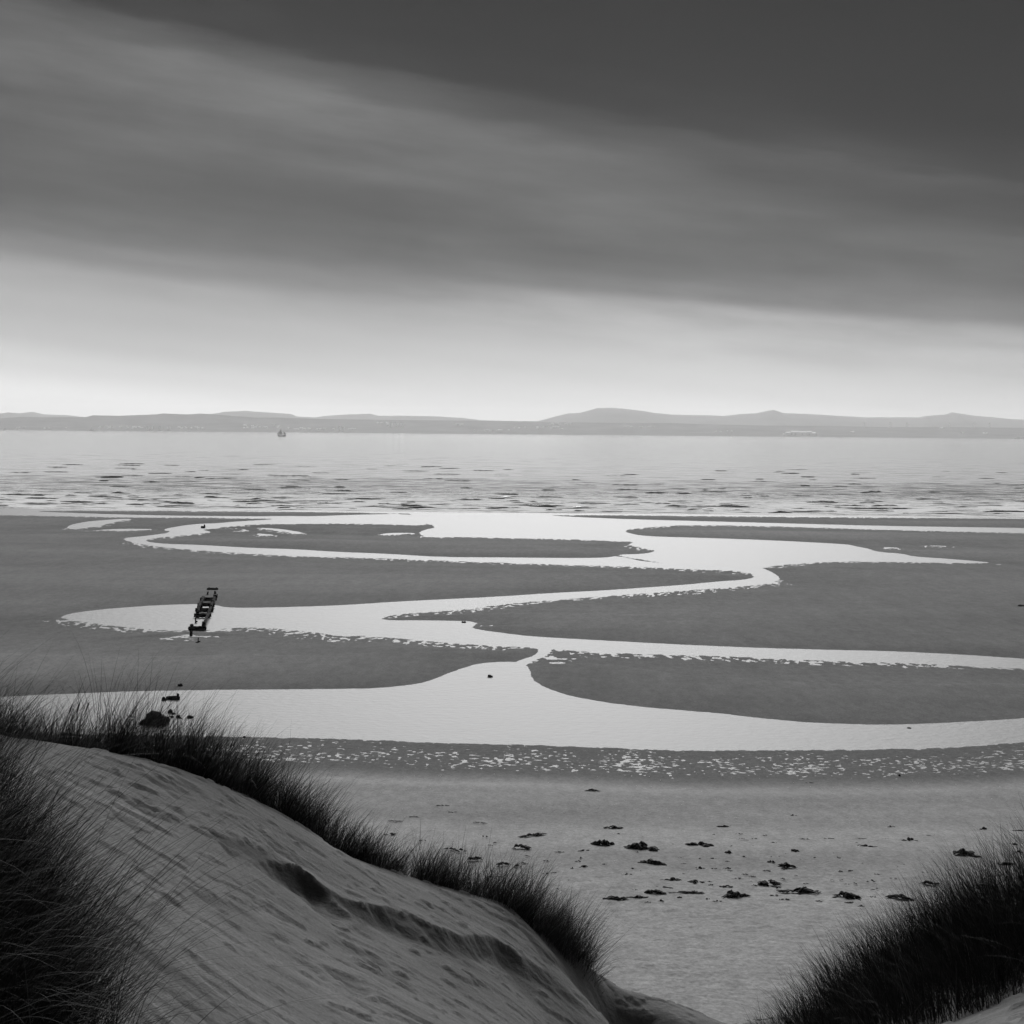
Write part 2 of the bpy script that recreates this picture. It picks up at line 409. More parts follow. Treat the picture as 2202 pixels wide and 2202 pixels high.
def poly_sd(P, x, y):
    """signed distance in metres, positive inside"""
    n = len(P); d2 = np.full(x.shape, 1e12); ins = np.zeros(x.shape, bool)
    for i in range(n):
        ax, ay = P[i]; bx, by = P[(i + 1) % n]
        ex, ey = bx - ax, by - ay
        wx, wy = x - ax, y - ay
        t = np.clip((wx * ex + wy * ey) / (ex * ex + ey * ey + 1e-12), 0, 1)
        d2 = np.minimum(d2, (wx - ex * t) ** 2 + (wy - ey * t) ** 2)
        c = (ay > y) != (by > y)
        if c.any():
            xi = ax + (y - ay) / (by - ay if abs(by - ay) > 1e-12 else 1e-12) * ex
            ins ^= c & (x < xi)
    return np.where(ins, 1, -1) * np.sqrt(d2)
def smooth_poly(P, n=2):
    P = np.array(P, float)
    for _ in range(n):      # corner cutting
        Q = np.roll(P, -1, 0)
        P = np.stack([P * 0.78 + Q * 0.22, P * 0.22 + Q * 0.78], 1).reshape(-1, 2)
    return P
WORLD_POLY = []
for P in WATER:
    P = np.array(P)
    WORLD_POLY.append(smooth_poly(on_plane(P[:, 0], P[:, 1])[:, :2], 1))
def water_sd(x, y):
    s = np.full(x.shape, -1e3)
    for P in WORLD_POLY:
        lo, hi = P.min(0) - 25, P.max(0) + 25
        k = (x > lo[0]) & (x < hi[0]) & (y > lo[1]) & (y < hi[1])
        if k.any(): s[k] = np.maximum(s[k], poly_sd(P, x[k], y[k]))
    return np.maximum(s, -30)

Y_FLAT = 62.0         # the dry beach begins to rise nearer than this
def beach_base(x, y):
    r = np.maximum(0, Y_FLAT - y)
    return 0.055 * r + 0.0
def beach_z(x, y, sdv=None, gy=None):
    """height of the sand"""
    if sdv is None: sdv = water_sd(x, y)
    land = -sdv
    nearbank = 0 * x if gy is None else sstep(0.25, -0.35, gy)
    # far banks rise at once; near banks slope so gently that ripples and water mix at the edge
    l = np.maximum(land, 0)
    steep = 0.06 * l
    wid = 1.2 + 2.0 * np.clip(0.5 + noise(x * .05, y * .08, 16), 0, 1.2) * sstep(50, 110, y)
    gentle = 0.0028 * np.minimum(l, wid) + 0.030 * np.maximum(l - wid, 0)
    up = steep * (1 - nearbank) + gentle * nearbank
    up = 0.34 * (1 - np.exp(-up / 0.34))
    dep = 0.30 + (0.035 - 0.30) * sstep(150, 205, y)
    dn = np.where(land < 0, -dep * (1 - np.exp(land * 0.05 / dep)), 0)
    z = up + dn
    xs_ = x + 0.6 * noise(x * .3, y * .3, 2)
    yk = y + .3 * x
    rip = noise(xs_ * 1.4, yk * 0.9, 11) + 0.9 * noise(xs_ * 3.0, yk * 1.9, 12) + 0.5 * noise(xs_ * 5.6, yk * 4.2, 14)
    amp = 0.0035 + 0.0085 * nearbank
    edge_ = np.where(land < 0, np.exp(land / (0.25 + 0.5 * nearbank)), 1.0)
    z = z + amp * rip * edge_
    shoal = sstep(170, 200, y) * (land < -1.5)
    z = z + shoal * (0.026 * noise(x * .12, y * .10, 17) + 0.018 * noise(x * .45, y * .22, 18) - 0.004)
    return z
# ---- beach sheet: rows follow distance, columns fan out
def build_beach():
    rows = np.concatenate([np.arange(1085, 1665, 1.15), np.arange(1665, 2250, 2.4), [2300, 2400, 2600, 3000]])
    ys = EYE[2] * F / (rows - HORIZON + 3.0)          # world distance of each row
    ys = np.where(rows > 1665, ys * np.interp(rows, [1665, 3000], [1.0, 0.86]), ys)
    tin = np.arange(-1250, 1251, 3.6) / F
    tout = np.tan(np.radians(np.array([27, 30, 34, 40, 47, 55, 63, 70, 76])))
    tx = np.concatenate([-tout[::-1], tin, tout])
    Yg, Tg = np.meshgrid(ys, tx, indexing='ij')
    Xg = Yg * Tg
    sdv = water_sd(Xg.ravel(), Yg.ravel()).reshape(Xg.shape)
    # bank side: does dry land grow with distance (far bank, steep) or towards us (near bank, gentle)
    land = -sdv
    dy = np.gradient(Yg, axis=0)
    gy = np.gradient(land, axis=0) / np.where(np.abs(dy) < 1e-6, -1e-6, dy)
    z = beach_z(Xg, Yg, sdv, gy)
    # the flecked margin of the near pool: ripples stand just clear of the water, troughs hold it
    line = np.interp(Xg, *shore_line())
    edge = line - Yg                                # metres landward of the near pool's lower edge
    w = sstep(-0.3, 0.4, edge)
    sk = Xg * 0.35
    rip = noise(Xg * 2.4, (Yg + sk) * 3.6, 31) + 1.0 * noise(Xg * 5.2, (Yg + sk) * 6.6, 32) + 0.45 * noise(Xg * 0.4, Yg * 0.5, 33)
    zf = 0.0045 + 0.011 * rip + 0.022 * sstep(4.0, 7.5, edge) + 0.006 * sstep(2.2, 0.3, edge)
    zdry = beach_base(Xg, Yg) * 1.0 + 0.05 + 0.006 * rip * sstep(50, 40, Yg) + 0.06 * noise(Xg * .12, Yg * .25, 41)
    zn = np.where(edge < 9, zf, zf + 0)
    zn = zf * (1 - sstep(5.5, 10, edge)) + zdry * sstep(5.5, 10, edge)
    z = z * (1 - w) + zn * w
    # trampled, wind-worked sand at the foot of the dunes
    z += sstep(47, 41, Yg) * (0.014 * noise(Xg * 1.3, Yg * 2.2, 51) + 0.012 * noise(Xg * 3.4, Yg * 5.5, 52) + 0.010 * noise(Xg * 7.5, Yg * 10.0, 53))
    dry = sstep(5.0, 8.5, edge) * 0.80 + 0.20 * sstep(9, 26, edge)
    dry += (1 - w) * (0.16 * sstep(0.06, 0.34, z + .08 * fbm(Xg * .03, Yg * .05, 3, 60)) + 0.16 * fbm(Xg * .012, Yg * .06, 4, 61) + 0.07 * noise(Xg * .5, Yg * .18, 64) + 0.05 * noise(Xg * 1.6, Yg * .5, 65))
    dry += sstep(8, 12, edge) * (0.06 * noise(Xg * .9, Yg * 1.6, 66) + 0.16 * fbm(Xg * .05, Yg * .35, 3, 62) - 0.12 * sstep(2.0, 0.5, np.abs(Yg - 45.2 - 0.5 * noise(Xg * .2, 0 * Yg, 63))))
    # foam-less shallow sand under the sea
    z = np.where(Yg > 262, np.minimum(z, -0.05 - (Yg - 262) * 0.02), z)
    V = np.stack([Xg, Yg, z], -1)
    o = mesh_obj('beach', V, quads=grid_quads(len(ys), len(tx))[:, ::-1], mats=[MAT_SAND], attrs={'dry': np.clip(dry, -0.3, 1.3)})
    tag(o, 'wide grey tidal sand beach cut by winding water channels', 'beach', kind='structure')
    return o
def shore_line():
    P = np.array(mid(2, (1932, 1098), (1500, 1130), (1000, 1141), (600, 1142), (0, 1146)) + mid(1, (1500, 1130), (1000, 1111), (500, 1100), (0, 1078)) + mid(0, (1500, 1070), (1000, 1060), (500, 1050), (0, 1045)))
    W = on_plane(P[:, 0], P[:, 1]); k = np.argsort(W[:, 0])
    return W[k, 0], W[k, 1]
beach = build_beach()

# height lookup for things standing on the beach (smooth version)
def ground_z(x, y):
    xa, ya = np.array([x], float), np.array([y], float)
    line = float(np.interp(x, *shore_line())); e = line - y
    if e > 5: 
        k = float(sstep(5.5, 10, np.array([e]))[0])
        return k * (float(beach_base(xa, ya)[0]) + 0.05) + (1 - k) * 0.02
    s = float(water_sd(xa, ya)[0])
    return max(0.0, 0.34 * (1 - math.exp(-max(0, -s) * 0.03 / 0.34)))
def on_beach(px, py):
    z = 0.0
    for _ in range(8):
        p = on_plane(np.array(px), np.array(py), z); z = ground_z(p[0], p[1])
    return np.array([p[0], p[1], z])

# ---- water sheets
def build_water():
    ys = np.array([40.0, 60, 90, 130, 180, 230, 257.0])
    xs = np.linspace(-400, 400, 17)
    X, Y = np.meshgrid(xs, ys); Z = np.zeros_like(X)
    o = mesh_obj('tidal_channel_water', np.stack([X, Y, Z], -1), quads=grid_quads(len(ys), len(xs)), mats=[MAT_POOL])
    tag(o, 'still pale water lying in the winding channels of the beach', 'water', kind='structure')
    ys = np.concatenate([np.arange(257.0, 440, 0.5), 440 * 1.012 ** np.arange(0, 90), 440 * 1.012 ** 90 * 1.09 ** np.arange(0, 46)])
    ys = ys[ys < 36000]
    tx = np.concatenate([-np.tan(np.radians([76, 70, 62, 54, 46, 39, 33, 28, 25])), np.arange(-1250, 1251, 4.2) / F, np.tan(np.radians([25, 28, 33, 39, 46, 54, 62, 70, 76]))])
    Y, T = np.meshgrid(ys, tx, indexing='ij'); X = Y * T
    Z = np.zeros_like(X); FO = np.zeros_like(X)
    rise = sstep(257, 275, Y)
    fade = sstep(1500, 700, Y)
    Z += rise * fade * (0.16 * noise(X * 0.07, Y * 0.11, 71) + 0.07 * noise(X * 0.21, Y * 0.33, 72) * sstep(640, 300, Y) + 0.03 * noise(X * 0.55, Y * 0.7, 73) * sstep(430, 270, Y))
    FO = np.maximum(FO, 0.75 * sstep(370, 268, Y) * np.clip(0.75 + 1.3 * noise(X * 0.09, Y * 0.5, 75) + .5 * noise(X * .4, Y * 1.2, 77), 0, 1))
    FO = np.maximum(FO, 0.9 * np.exp(-((Y - 259.5) / 1.6) ** 2) * np.clip(0.6 + noise(X * .2, Y * 0, 76), 0, 1))
    # breaking and running wave ridges: a steep front towards the beach, a long back, foam on some crests
    VV = [np.stack([X, Y, Z], -1).reshape(-1, 3)]; QQ = [grid_quads(len(ys), len(tx))[:, ::-1]]; FF = [FO.ravel()]; base = [X.size]
    r = np.random.default_rng(21)
    half = 1101 / F
    def ridge(cx, cy, lx, hgt, foam):
        n = 22; u = np.linspace(-1, 1, n); x = cx + u * lx
        env = (1 - np.abs(u) ** 2.5) * np.clip(0.75 + .5 * noise(x * .8, x * 0 + cy, 6) + .25 * noise(x * 2.4, x * 0 + cy, 7), .15, 1.3)
        yc = cy + 0.7 * np.sin(x * 0.3 + cx) * min(1, lx / 4) + 0.25 * noise(x * .7, x * 0 + cx, 5) + .25 * lx * .2 * u * r.normal()
        z0 = -0.12
        h = np.maximum(hgt * env, z0 + .02)
        sl = 0.35 * h.clip(0) + .03
        cap = 0.28 + .5 * h.clip(0)
        fo = foam * np.clip(.95 + 1.0 * noise(x * .9, x * 0 + cy * 3, 9), 0, 1)
        rows = [(yc - sl - .02, z0 + 0 * h, 0 * h), (yc, h, 0 * h), (yc, h + .001, fo), (yc + cap, h * .93, fo), (yc + cap, h * .93 + .001, 0 * h), (yc + 2.0 + 5 * h.clip(0), z0 + 0 * h, 0 * h)]
        if foam > .5:      # water spilling down the front
            k = r.uniform(.35, .85)
            rows[0:2] = [(yc - sl - .02, z0 + 0 * h, 0 * h), (yc - sl * k, h * (1 - k), 0 * h), (yc - sl * k - .01, h * (1 - k), fo), (yc, h, fo)]
        idx = 0
        V = np.concatenate([np.stack([x, a_, b_], -1) for a_, b_, _ in rows]); A_ = np.concatenate([c_ for _, _, c_ in rows])
        g = grid_quads(len(rows), n)
        strip = np.arange(len(rows) - 1).repeat(n - 1)
        ok = np.array([i for i in range(len(rows) - 1) if abs(rows[i][1] - rows[i + 1][1]).max() > .003 or abs(rows[i][0] - rows[i + 1][0]).max() > .05])
        g = g[np.isin(strip, ok)]
        VV.append(V); QQ.append(g + base[0]); FF.append(A_); base[0] += len(V)
    for _ in range(230):
        cy = 266 + 330 * r.random() ** 2.0
        ridge(r.uniform(-1.1, 1.1) * half * cy, cy, r.uniform(.8, 3.0) * (cy / 280), r.uniform(0.06, 0.24), 0)
    for row_y, m in ((276, 22), (284, 34), (293, 30), (306, 18), (322, 10)):
        for _ in range(m):
            cy = row_y + r.normal(0, 2.2); ridge(r.uniform(-1.1, 1.1) * half * cy, cy, r.uniform(1.0, 4.2), r.uniform(0.10, 0.30), r.uniform(0.6, 1.2))
    for _ in range(90):        # low swash lines near the edge
        cy = r.uniform(259, 276); ridge(r.uniform(-1.1, 1.1) * half * cy, cy, r.uniform(1.5, 6), r.uniform(0.03, 0.09), 1.1 if r.random() < .5 else 0)
    o = mesh_obj('sea', np.concatenate(VV), quads=np.concatenate(QQ), mats=[MAT_SEA], attrs={'foam': np.concatenate(FF)})
    tag(o, 'open grey sea with small breaking waves near the beach', 'sea', kind='structure')
build_water()

# ------------------------------------------------------------------ the far shore
def coast_x(k, *pts): return [(550 * k + x / 3.5127, 860 + y / 3.5127) for x, y in pts]
BACK = coast_x(0, (-400, 120), (0, 100), (60, 92), (150, 100), (250, 86), (330, 105), (500, 112), (650, 130), (1000, 130), (1400, 115), (1500, 98), (1600, 103), (1700, 88), (1850, 80)) + \
    coast_x(1, (0, 88), (120, 92), (270, 103), (310, 122), (450, 127), (520, 117), (700, 105), (870, 103), (920, 118), (1150, 118), (1400, 122), (1560, 133), (1700, 150)) + \
    coast_x(2, (0, 158), (200, 156), (300, 130), (430, 100), (510, 95), (570, 80), (650, 58), (760, 58), (850, 65), (1000, 80), (1090, 97), (1200, 108), (1600, 118), (1720, 105), (1850, 97)) + \
    coast_x(3, (0, 80), (50, 72), (120, 97), (400, 110), (740, 128), (1150, 128), (1180, 120), (1350, 108), (1395, 90), (1450, 100), (1560, 118), (1700, 128), (1850, 142), (2400, 170))
FRONT = coast_x(0, (-400, 150), (0, 146), (150, 135), (400, 138), (650, 135), (700, 122), (900, 126), (1180, 115), (1230, 108), (1400, 115), (1550, 112), (1600, 115)) + \
    coast_x(1, (0, 140), (200, 140), (500, 150), (700, 153), (1100, 158)) + coast_x(2, (0, 165), (300, 172), (800, 180), (1200, 180), (1400, 188)) + \
    coast_x(3, (0, 200), (500, 203), (900, 212), (1500, 212), (2400, 222))
Y_COAST, Y_FRONT, Y_BACK = 8000.0, 8500.0, 9300.0
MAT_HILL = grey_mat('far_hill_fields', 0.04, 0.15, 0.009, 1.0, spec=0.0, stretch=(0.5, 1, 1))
MAT_HILL_FAR = grey_mat('far_moor_haze', 0.24, 0.32, 0.004, 1.0, spec=0.0, stretch=(0.5, 1, 1))  # moor grass made paler: part of the haze put into its colour
def crest(profile, Y):
    P = np.array(profile); W = at_y(P[:, 0], P[:, 1], Y)
    return W[:, 0], W[:, 2]
_fx, _fz = crest(FRONT, Y_FRONT)
_bx, _bz = crest(BACK, Y_BACK)
def front_z(x, y):
    top = np.interp(x, _fx, _fz)
    t = np.clip((y - Y_COAST) / (Y_FRONT - Y_COAST), 0, 1)
    z = (top + 3) * (t * 0.55 + 0.45 * t * t) + 3 * fbm(x * .0018, y * .003, 3, 81) * t * (1 - t) * 4
    return np.where(y < Y_FRONT, z + 4.0 * sstep(0, .02, t), top + 7 - (y - Y_FRONT) * 0.05) - 2
def build_hills():
    xs = np.linspace(-4600, 4600, 700)
    ys = np.array([7960, 8000, 8015, 8040, 8080, 8140, 8220, 8300, 8370, 8430, 8470, 8500, 8530, 8570, 8630, 8700, 8790.])
    Y, X = np.meshgrid(ys, xs, indexing='ij')
    Z = front_z(X, Y); Z[0] = -8
    o = mesh_obj('coastal_hills', np.stack([X, Y, Z], -1), quads=grid_quads(len(ys), len(xs))[:, ::-1], mats=[MAT_HILL])
    tag(o, 'low hazy coastal land across the water with a town along it', 'hills', kind='structure')
    xs = np.linspace(-5800, 5800, 900)
    ys = np.array([8700, 8780, 8880, 9000, 9150, 9250, 9300, 9360, 9500, 9900.])
    Y, X = np.meshgrid(ys, xs, indexing='ij')
    top = np.interp(X, _bx, _bz) + 2 * noise(X * .006, Y * 0, 83)
    prof = np.interp(Y, [8700, 8880, 9150, 9300, 9500, 9900], [0, 0.42, 0.88, 1.0, 0.8, 0.3])
    Z = top * prof + 8 * fbm(X * .0012, Y * .0017, 3, 84) * (1 - np.abs(prof - 0.5) * 2) - 2
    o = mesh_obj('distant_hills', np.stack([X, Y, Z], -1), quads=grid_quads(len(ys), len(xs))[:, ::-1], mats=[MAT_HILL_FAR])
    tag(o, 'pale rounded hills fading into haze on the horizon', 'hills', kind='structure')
build_hills()

def on_front(px, py):
    ys = np.linspace(Y_COAST + 20, Y_FRONT - 20, 200)
    W = at_y(np.full(200, px), np.full(200, py), ys)
    z = front_z(W[:, 0], ys)
    k = np.argmax(z >= W[:, 2]) if (z >= W[:, 2]).any() else np.argmin(np.abs(z - W[:, 2]))
    return np.array([W[k, 0], ys[k], z[k]])

def box(bm, x0, x1, y0, y1, z0, z1):
    v = [bm.verts.new(p) for p in ((x0, y0, z0), (x1, y0, z0), (x1, y1, z0), (x0, y1, z0), (x0, y0, z1), (x1, y0, z1), (x1, y1, z1), (x0, y1, z1))]
    for f in ((0, 3, 2, 1), (4, 5, 6, 7), (0, 1, 5, 4), (1, 2, 6, 5), (2, 3, 7, 6), (3, 0, 4, 7)): bm.faces.new([v[i] for i in f])
def gable(bm, x0, x1, y0, y1, z0, z1):
    ym = (y0 + y1) / 2
    v = [bm.verts.new(p) for p in ((x0, y0, z0), (x1, y0, z0), (x1, y1, z0), (x0, y1, z0), (x0, ym, z1), (x1, ym, z1))]
    for f in ((0, 1, 5, 4), (2, 3, 4, 5), (0, 4, 3), (1, 2, 5), (0, 3, 2, 1)): bm.faces.new([v[i] for i in f])

def tower_block(px, py, w, h, label):
    p = on_front(px, py)
    s = p[1] / F
    W, H = w * s, h * s
    e = empty('tower_block', p)
    tag(e, label, 'tower block', 'tower blocks of the far town')
    bm = bmesh.new(); box(bm, -W / 2, W / 2, -8, 8, -3, H); bm_obj('wall', bm, MAT_HOUSE, e)
    bm = bmesh.new(); box(bm, -W / 2 - .5, W / 2 + .5, -8.5, 8.5, H + .01, H + 1.2); box(bm, -W * .15, W * .15, -4, 4, H + 1.21, H + 4); bm_obj('roof', bm, MAT_ROOF, e)
    bm = bmesh.new(); box(bm, -W * .09, W * .09, -8.6, -8.02, 2, H - 2); bm_obj('stair_window', bm, MAT_ROOF, e)
for a in [(318, 924, 6, 6, 'pale tower block on the far shore, left one of a close pair'),
          (326, 924, 4, 6, 'narrow pale tower block right beside the first of the far left pair'),
          (345, 924, 7, 6, 'pale tower block standing between a close pair and a lone one on the far shore'),
          (364, 924, 7, 6, 'lone pale tower block right of the left tower cluster on the far shore'),
          (730, 926, 3, 9, 'slim tall tower block at the far waterline, left of a wider one'),
          (737, 926, 6, 7, 'wider tower block at the far waterline beside the slim one'),
          (840, 917, 8, 7, 'leftmost of three matching tower blocks on the far hillside'),
          (852, 917, 8, 7, 'middle of three matching tower blocks on the far hillside'),
          (865, 917, 8, 7, 'rightmost of three matching tower blocks on the far hillside')]:
    tower_block(*a)

def far_houses():
    bm = bmesh.new()
    box(bm, -1, 1, -.35, .35, -0.3, 0.62); gable(bm, -1.02, 1.02, -.38, .38, 0.621, 1.0)
    for x in (-.8, 0, .8): box(bm, x - .04, x + .04, -.06, .06, .9, 1.12)
    me = None
    r = random.Random(5)
    spots = []
    def row(x0, x1, y, n, dy=1.5, w=(2.5, 7)):
        for _ in range(n): spots.append((r.uniform(x0, x1), y + r.uniform(-dy, dy), r.uniform(*w), r.uniform(1.4, 2.4)))
    row(215, 310, 919.5, 14, 2); row(380, 440, 920, 10, 1.5); row(520, 600, 917, 16, 4); row(618, 720, 922, 16, 2); row(745, 765, 923, 3, .5)
    row(800, 835, 911, 7, 2); row(980, 1010, 914, 4, 1); row(1020, 1095, 926, 12, 1); row(1100, 1210, 920, 16, 2, (2.5, 6)); row(1185, 1240, 913, 6, 2)
    row(1340, 1360, 918, 3, .5, (4, 8)); row(1375, 1408, 918, 4, .4, (6, 10)); row(1825, 1845, 929, 3, .6); row(2065, 2080, 931, 3, .5); row(2110, 2135, 932, 3, .5); row(2020, 2030, 921, 2, .3)
    row(30, 150, 921, 6, .8, (2, 4)); row(1530, 1640, 929, 4, 1.5, (2, 4))
    for i, (px, py, w, h) in enumerate(spots):
        p = on_front(px, py); s = p[1] / F
        if me is None:
            o = bm_obj('house_row', bm, MAT_HOUSE); me = o.data
        else:
            o = bpy.data.objects.new('house_row', me); COL.objects.link(o)
        o.location = p; o.scale = (w * s / 2, 26, h * s); o.rotation_euler = (0, 0, r.uniform(-.3, .3))
        tag(o, 'small pale row of houses in the hazy town on the far shore', 'houses', 'house rows of the far town')
far_houses()

def fabrication_hall():
    p = on_front(1720, 936.0); s = p[1] / F
    e = empty('industrial_hall', p)
    tag(e, 'long white industrial hall at the far waterline on the right', 'hall')
    bm = bmesh.new(); box(bm, -34 * s, 34 * s, -30, 30, -3, 4.0 * s); bm_obj('wall', bm, MAT_HOUSE, e)
    for x0, x1, h in ((-30, -22, 5.0), (-21, -4, 7.2), (-3, 12, 6.6), (13, 24, 7.0), (25, 33, 4.8)):
        bm = bmesh.new(); box(bm, x0 * s, x1 * s, -29, 29, 4.0 * s + .05, h * s); gable(bm, x0 * s, x1 * s, -29.5, 29.5, h * s + .05, h * s + 6)
        bm_obj('bay', bm, MAT_HOUSE, e)
    for x in (-20, -12, 3, 18):
        bm = bmesh.new(); box(bm, x * s - 5, x * s + 5, -30.6, -30.1, 0, 11); bm_obj('door', bm, MAT_ROOF, e)
fabrication_hall()

def turbine(px, py, label, rot):
    p = on_front(px, py); h = 9.0 * p[1] / F
    e = empty('wind_turbine', p); tag(e, label, 'wind turbine', 'wind turbines on the far shore')
    bm = bmesh.new()
    bmesh.ops.create_cone(bm, cap_ends=True, segments=10, radius1=2.6, radius2=1.5, depth=h + 10, matrix=Matrix.Translation((0, 0, h / 2 - 5)))
    bm_obj('tower', bm, MAT_WHITE, e, True)
    bm = bmesh.new(); box(bm, -1.6, 1.6, -3, 5, h, h + 3.2); bm_obj('nacelle', bm, MAT_WHITE, e)
    for k in range(3):
        bm = bmesh.new(); L = 0.55 * h
        v = [bm.verts.new(q) for q in ((-1.1, -4, 0), (1.1, -4, 0), (.4, -4, L), (-.4, -4, L), (-.7, -3.5, 0), (.7, -3.5, 0), (.2, -3.6, L), (-.2, -3.6, L))]
        for f in ((0, 1, 2, 3), (5, 4, 7, 6), (1, 5, 6, 2), (4, 0, 3, 7), (3, 2, 6, 7), (1, 0, 4, 5)): bm.faces.new([v[i] for i in f])
        o = bm_obj('blade', bm, MAT_WHITE, e); o.location = (0, 0, h + 1.6); o.rotation_euler = (0, rot + k * 2.0944, 0)
for i, (x, lab) in enumerate([(1858, 'faint wind turbine, leftmost of the six on the far shore'), (1914, 'faint wind turbine, second from the left on the far shore'),
        (1950, 'faint wind turbine, third from the left on the far shore'), (2041, 'faint wind turbine, fourth from the left below the pointed hill'),
        (2094, 'faint wind turbine, fifth from the left on the far shore'), (2127, 'faint wind turbine, rightmost of the six on the far shore')]):
    turbine(x, 919.5 + (x - 1858) * .004, lab, 0.3 + i * .7)

# ---- vessels
def hull_mesh(L, B, D, sheer=0.25, n=14):
    bm = bmesh.new(); rings = []
    for i in range(n + 1):
        t = i / n; x = (t - .5) * L
        b = B / 2 * (1 - abs(2 * t - 1) ** 3.2) + 0.05
        zt = D * (0.75 + sheer * (2 * t - 1) ** 2 + .06 * t)
        rings.append([bm.verts.new(p) for p in ((x, -b, zt), (x * .96, -b * .75, D * .1), (x * .93, 0, -D * .35), (x * .96, b * .75, D * .1), (x, b, zt))])
    for a, b in zip(rings, rings[1:]):
        for k in range(4): bm.faces.new((a[k], a[k + 1], b[k + 1], b[k]))
        bm.faces.new((a[4], a[0], b[0], b[4]))
    bm.faces.new(rings[0]); bm.faces.new(rings[-1][::-1])
    bmesh.ops.recalc_face_normals(bm, faces=bm.faces)
    return bm
def spar(bm, a, b, r0, r1=None, seg=8):
    a, b = Vector(a), Vector(b); r1 = r0 if r1 is None else r1
    d = b - a; q = d.to_track_quat('Z', 'Y').to_matrix().to_4x4(); q.translation = (a + b) / 2
    bmesh.ops.create_cone(bm, cap_ends=True, segments=seg, radius1=r0, radius2=r1, depth=d.length, matrix=q)
def sail(bm, pts, belly=0.5, th=0.06):
    """a sail between three or four corners, bellied and with thickness"""
    pts = [Vector(p) for p in pts]
    if len(pts) == 3: pts = [pts[0], pts[1], pts[2], pts[2].lerp(pts[0], .04)]
    n = 6; g = [[[], []] for _ in range(2)]
    L = [[], []]
    for s_ in (0, 1):
        for i in range(n + 1):
            row = []
            for j in range(n + 1):
                u, v = i / n, j / n
                p = pts[0].lerp(pts[1], u).lerp(pts[3].lerp(pts[2], u), v)
                p = p + Vector((0, belly * 4 * u * (1 - u) * math.sin(math.pi * min(v + .1, 1)) + s_ * th, 0))
                row.append(bm.verts.new(p))
            L[s_].append(row)
    for i in range(n):
        for j in range(n):
            for s_ in (0, 1):
                q = L[s_]; f = (q[i][j], q[i + 1][j], q[i + 1][j + 1], q[i][j + 1])
                bm.faces.new(f if s_ else f[::-1])
def schooner():
    y = 3100.0
    p = at_y(606, 932.5, y); p[2] = 0
    e = empty('sailing_ship', p, 0.15)
    tag(e, 'dark hulled sailing ship with white sails out on the sea', 'sailing ship')
    s = y / F
    L = 17 * s
    bm_obj('hull', hull_mesh(L, 5.2, 2.6, .35), MAT_HULL, e)
    bm = bmesh.new(); box(bm, -6, -2, -1.4, 1.4, 2.0, 3.4); box(bm, 1.5, 5, -1.2, 1.2, 2.0, 3.1); bm_obj('deck_house', bm, MAT_WHITE, e)
    for x, h in ((-2.5, 16.5), (3.6, 12.5)):
        bm = bmesh.new(); spar(bm, (x, 0, 1), (x, 0, h), .22, .1); bm_obj('mast', bm, MAT_HULL, e)
    bm = bmesh.new(); spar(bm, (-L / 2 + 1, 0, 2.6), (-L / 2 - 3, 0, 3.8), .16, .08); bm_obj('bowsprit', bm, MAT_HULL, e)
    for pts in (((-2.2, .3, 3.6), (2.9, .3, 3.9), (-.6, .3, 10.8), (-2.3, .3, 9.4)), ((4.0, .3, 3.4), (9.4, .3, 4.0), (6.4, .3, 9.5), (3.9, .3, 8.4)),
                ((-L / 2 - 2.6, 0, 4), (-3.2, 0, 4.2), (-2.7, 0, 13.5)), ((-2.4, .2, 11), (-.4, .2, 11.4), (-2.4, .2, 15.6))):
        bm = bmesh.new(); sail(bm, pts); bm_obj('sail', bm, MAT_SAIL, e, True)
schooner()
def yacht():
    y = 6500.0; p = at_y(10, 921, y); p[2] = 0
    e = empty('yacht', p, .4); tag(e, 'tiny white sailing yacht at the far left edge of the sea', 'yacht')
    bm_obj('hull', hull_mesh(11, 3.2, 1.6), MAT_WHITE, e)
    bm = bmesh.new(); spar(bm, (-.5, 0, .8), (-.5, 0, 15), .12, .07); bm_obj('mast', bm, MAT_WHITE, e)
    for pts in (((-.4, 0, 2), (4.8, 0, 2.2), (-.4, 0, 14.5)), ((-5, 0, 1.6), (-.8, 0, 1.8), (-.7, 0, 13))):
        bm = bmesh.new(); sail(bm, pts); bm_obj('sail', bm, MAT_SAIL, e, True)
yacht()
def motor_ship(px, y, L, label, hgt):
    p = at_y(px, 930, y); p[2] = 0
    e = empty('ship', p, .1); tag(e, label, 'ship')
    bm_obj('hull', hull_mesh(L, L * .2, L * .13, .2), MAT_WHITE, e)
    bm = bmesh.new(); box(bm, -L * .25, L * .22, -L * .07, L * .07, L * .09, L * .2); box(bm, -L * .12, L * .14, -L * .06, L * .06, L * .201, hgt * .72); bm_obj('superstructure', bm, MAT_WHITE, e)
    bm = bmesh.new(); spar(bm, (0, 0, hgt * .72), (0, 0, hgt * 1.25), .5, .2); bm_obj('mast', bm, MAT_WHITE, e)
    bm = bmesh.new(); spar(bm, (L * .1, 0, hgt * .72), (L * .11, 0, hgt * .95), 1.6, 1.4); bm_obj('funnel', bm, MAT_ROOF, e)
motor_ship(197, 7000, 27, 'white ship under the low hills at the left of the far shore', 20)
motor_ship(2188, 7300, 38, 'white ship at the right edge of the sea', 15)
motor_ship(1574, 7000, 10, 'tiny white boat near the far shore left of the white industrial hall', 8)

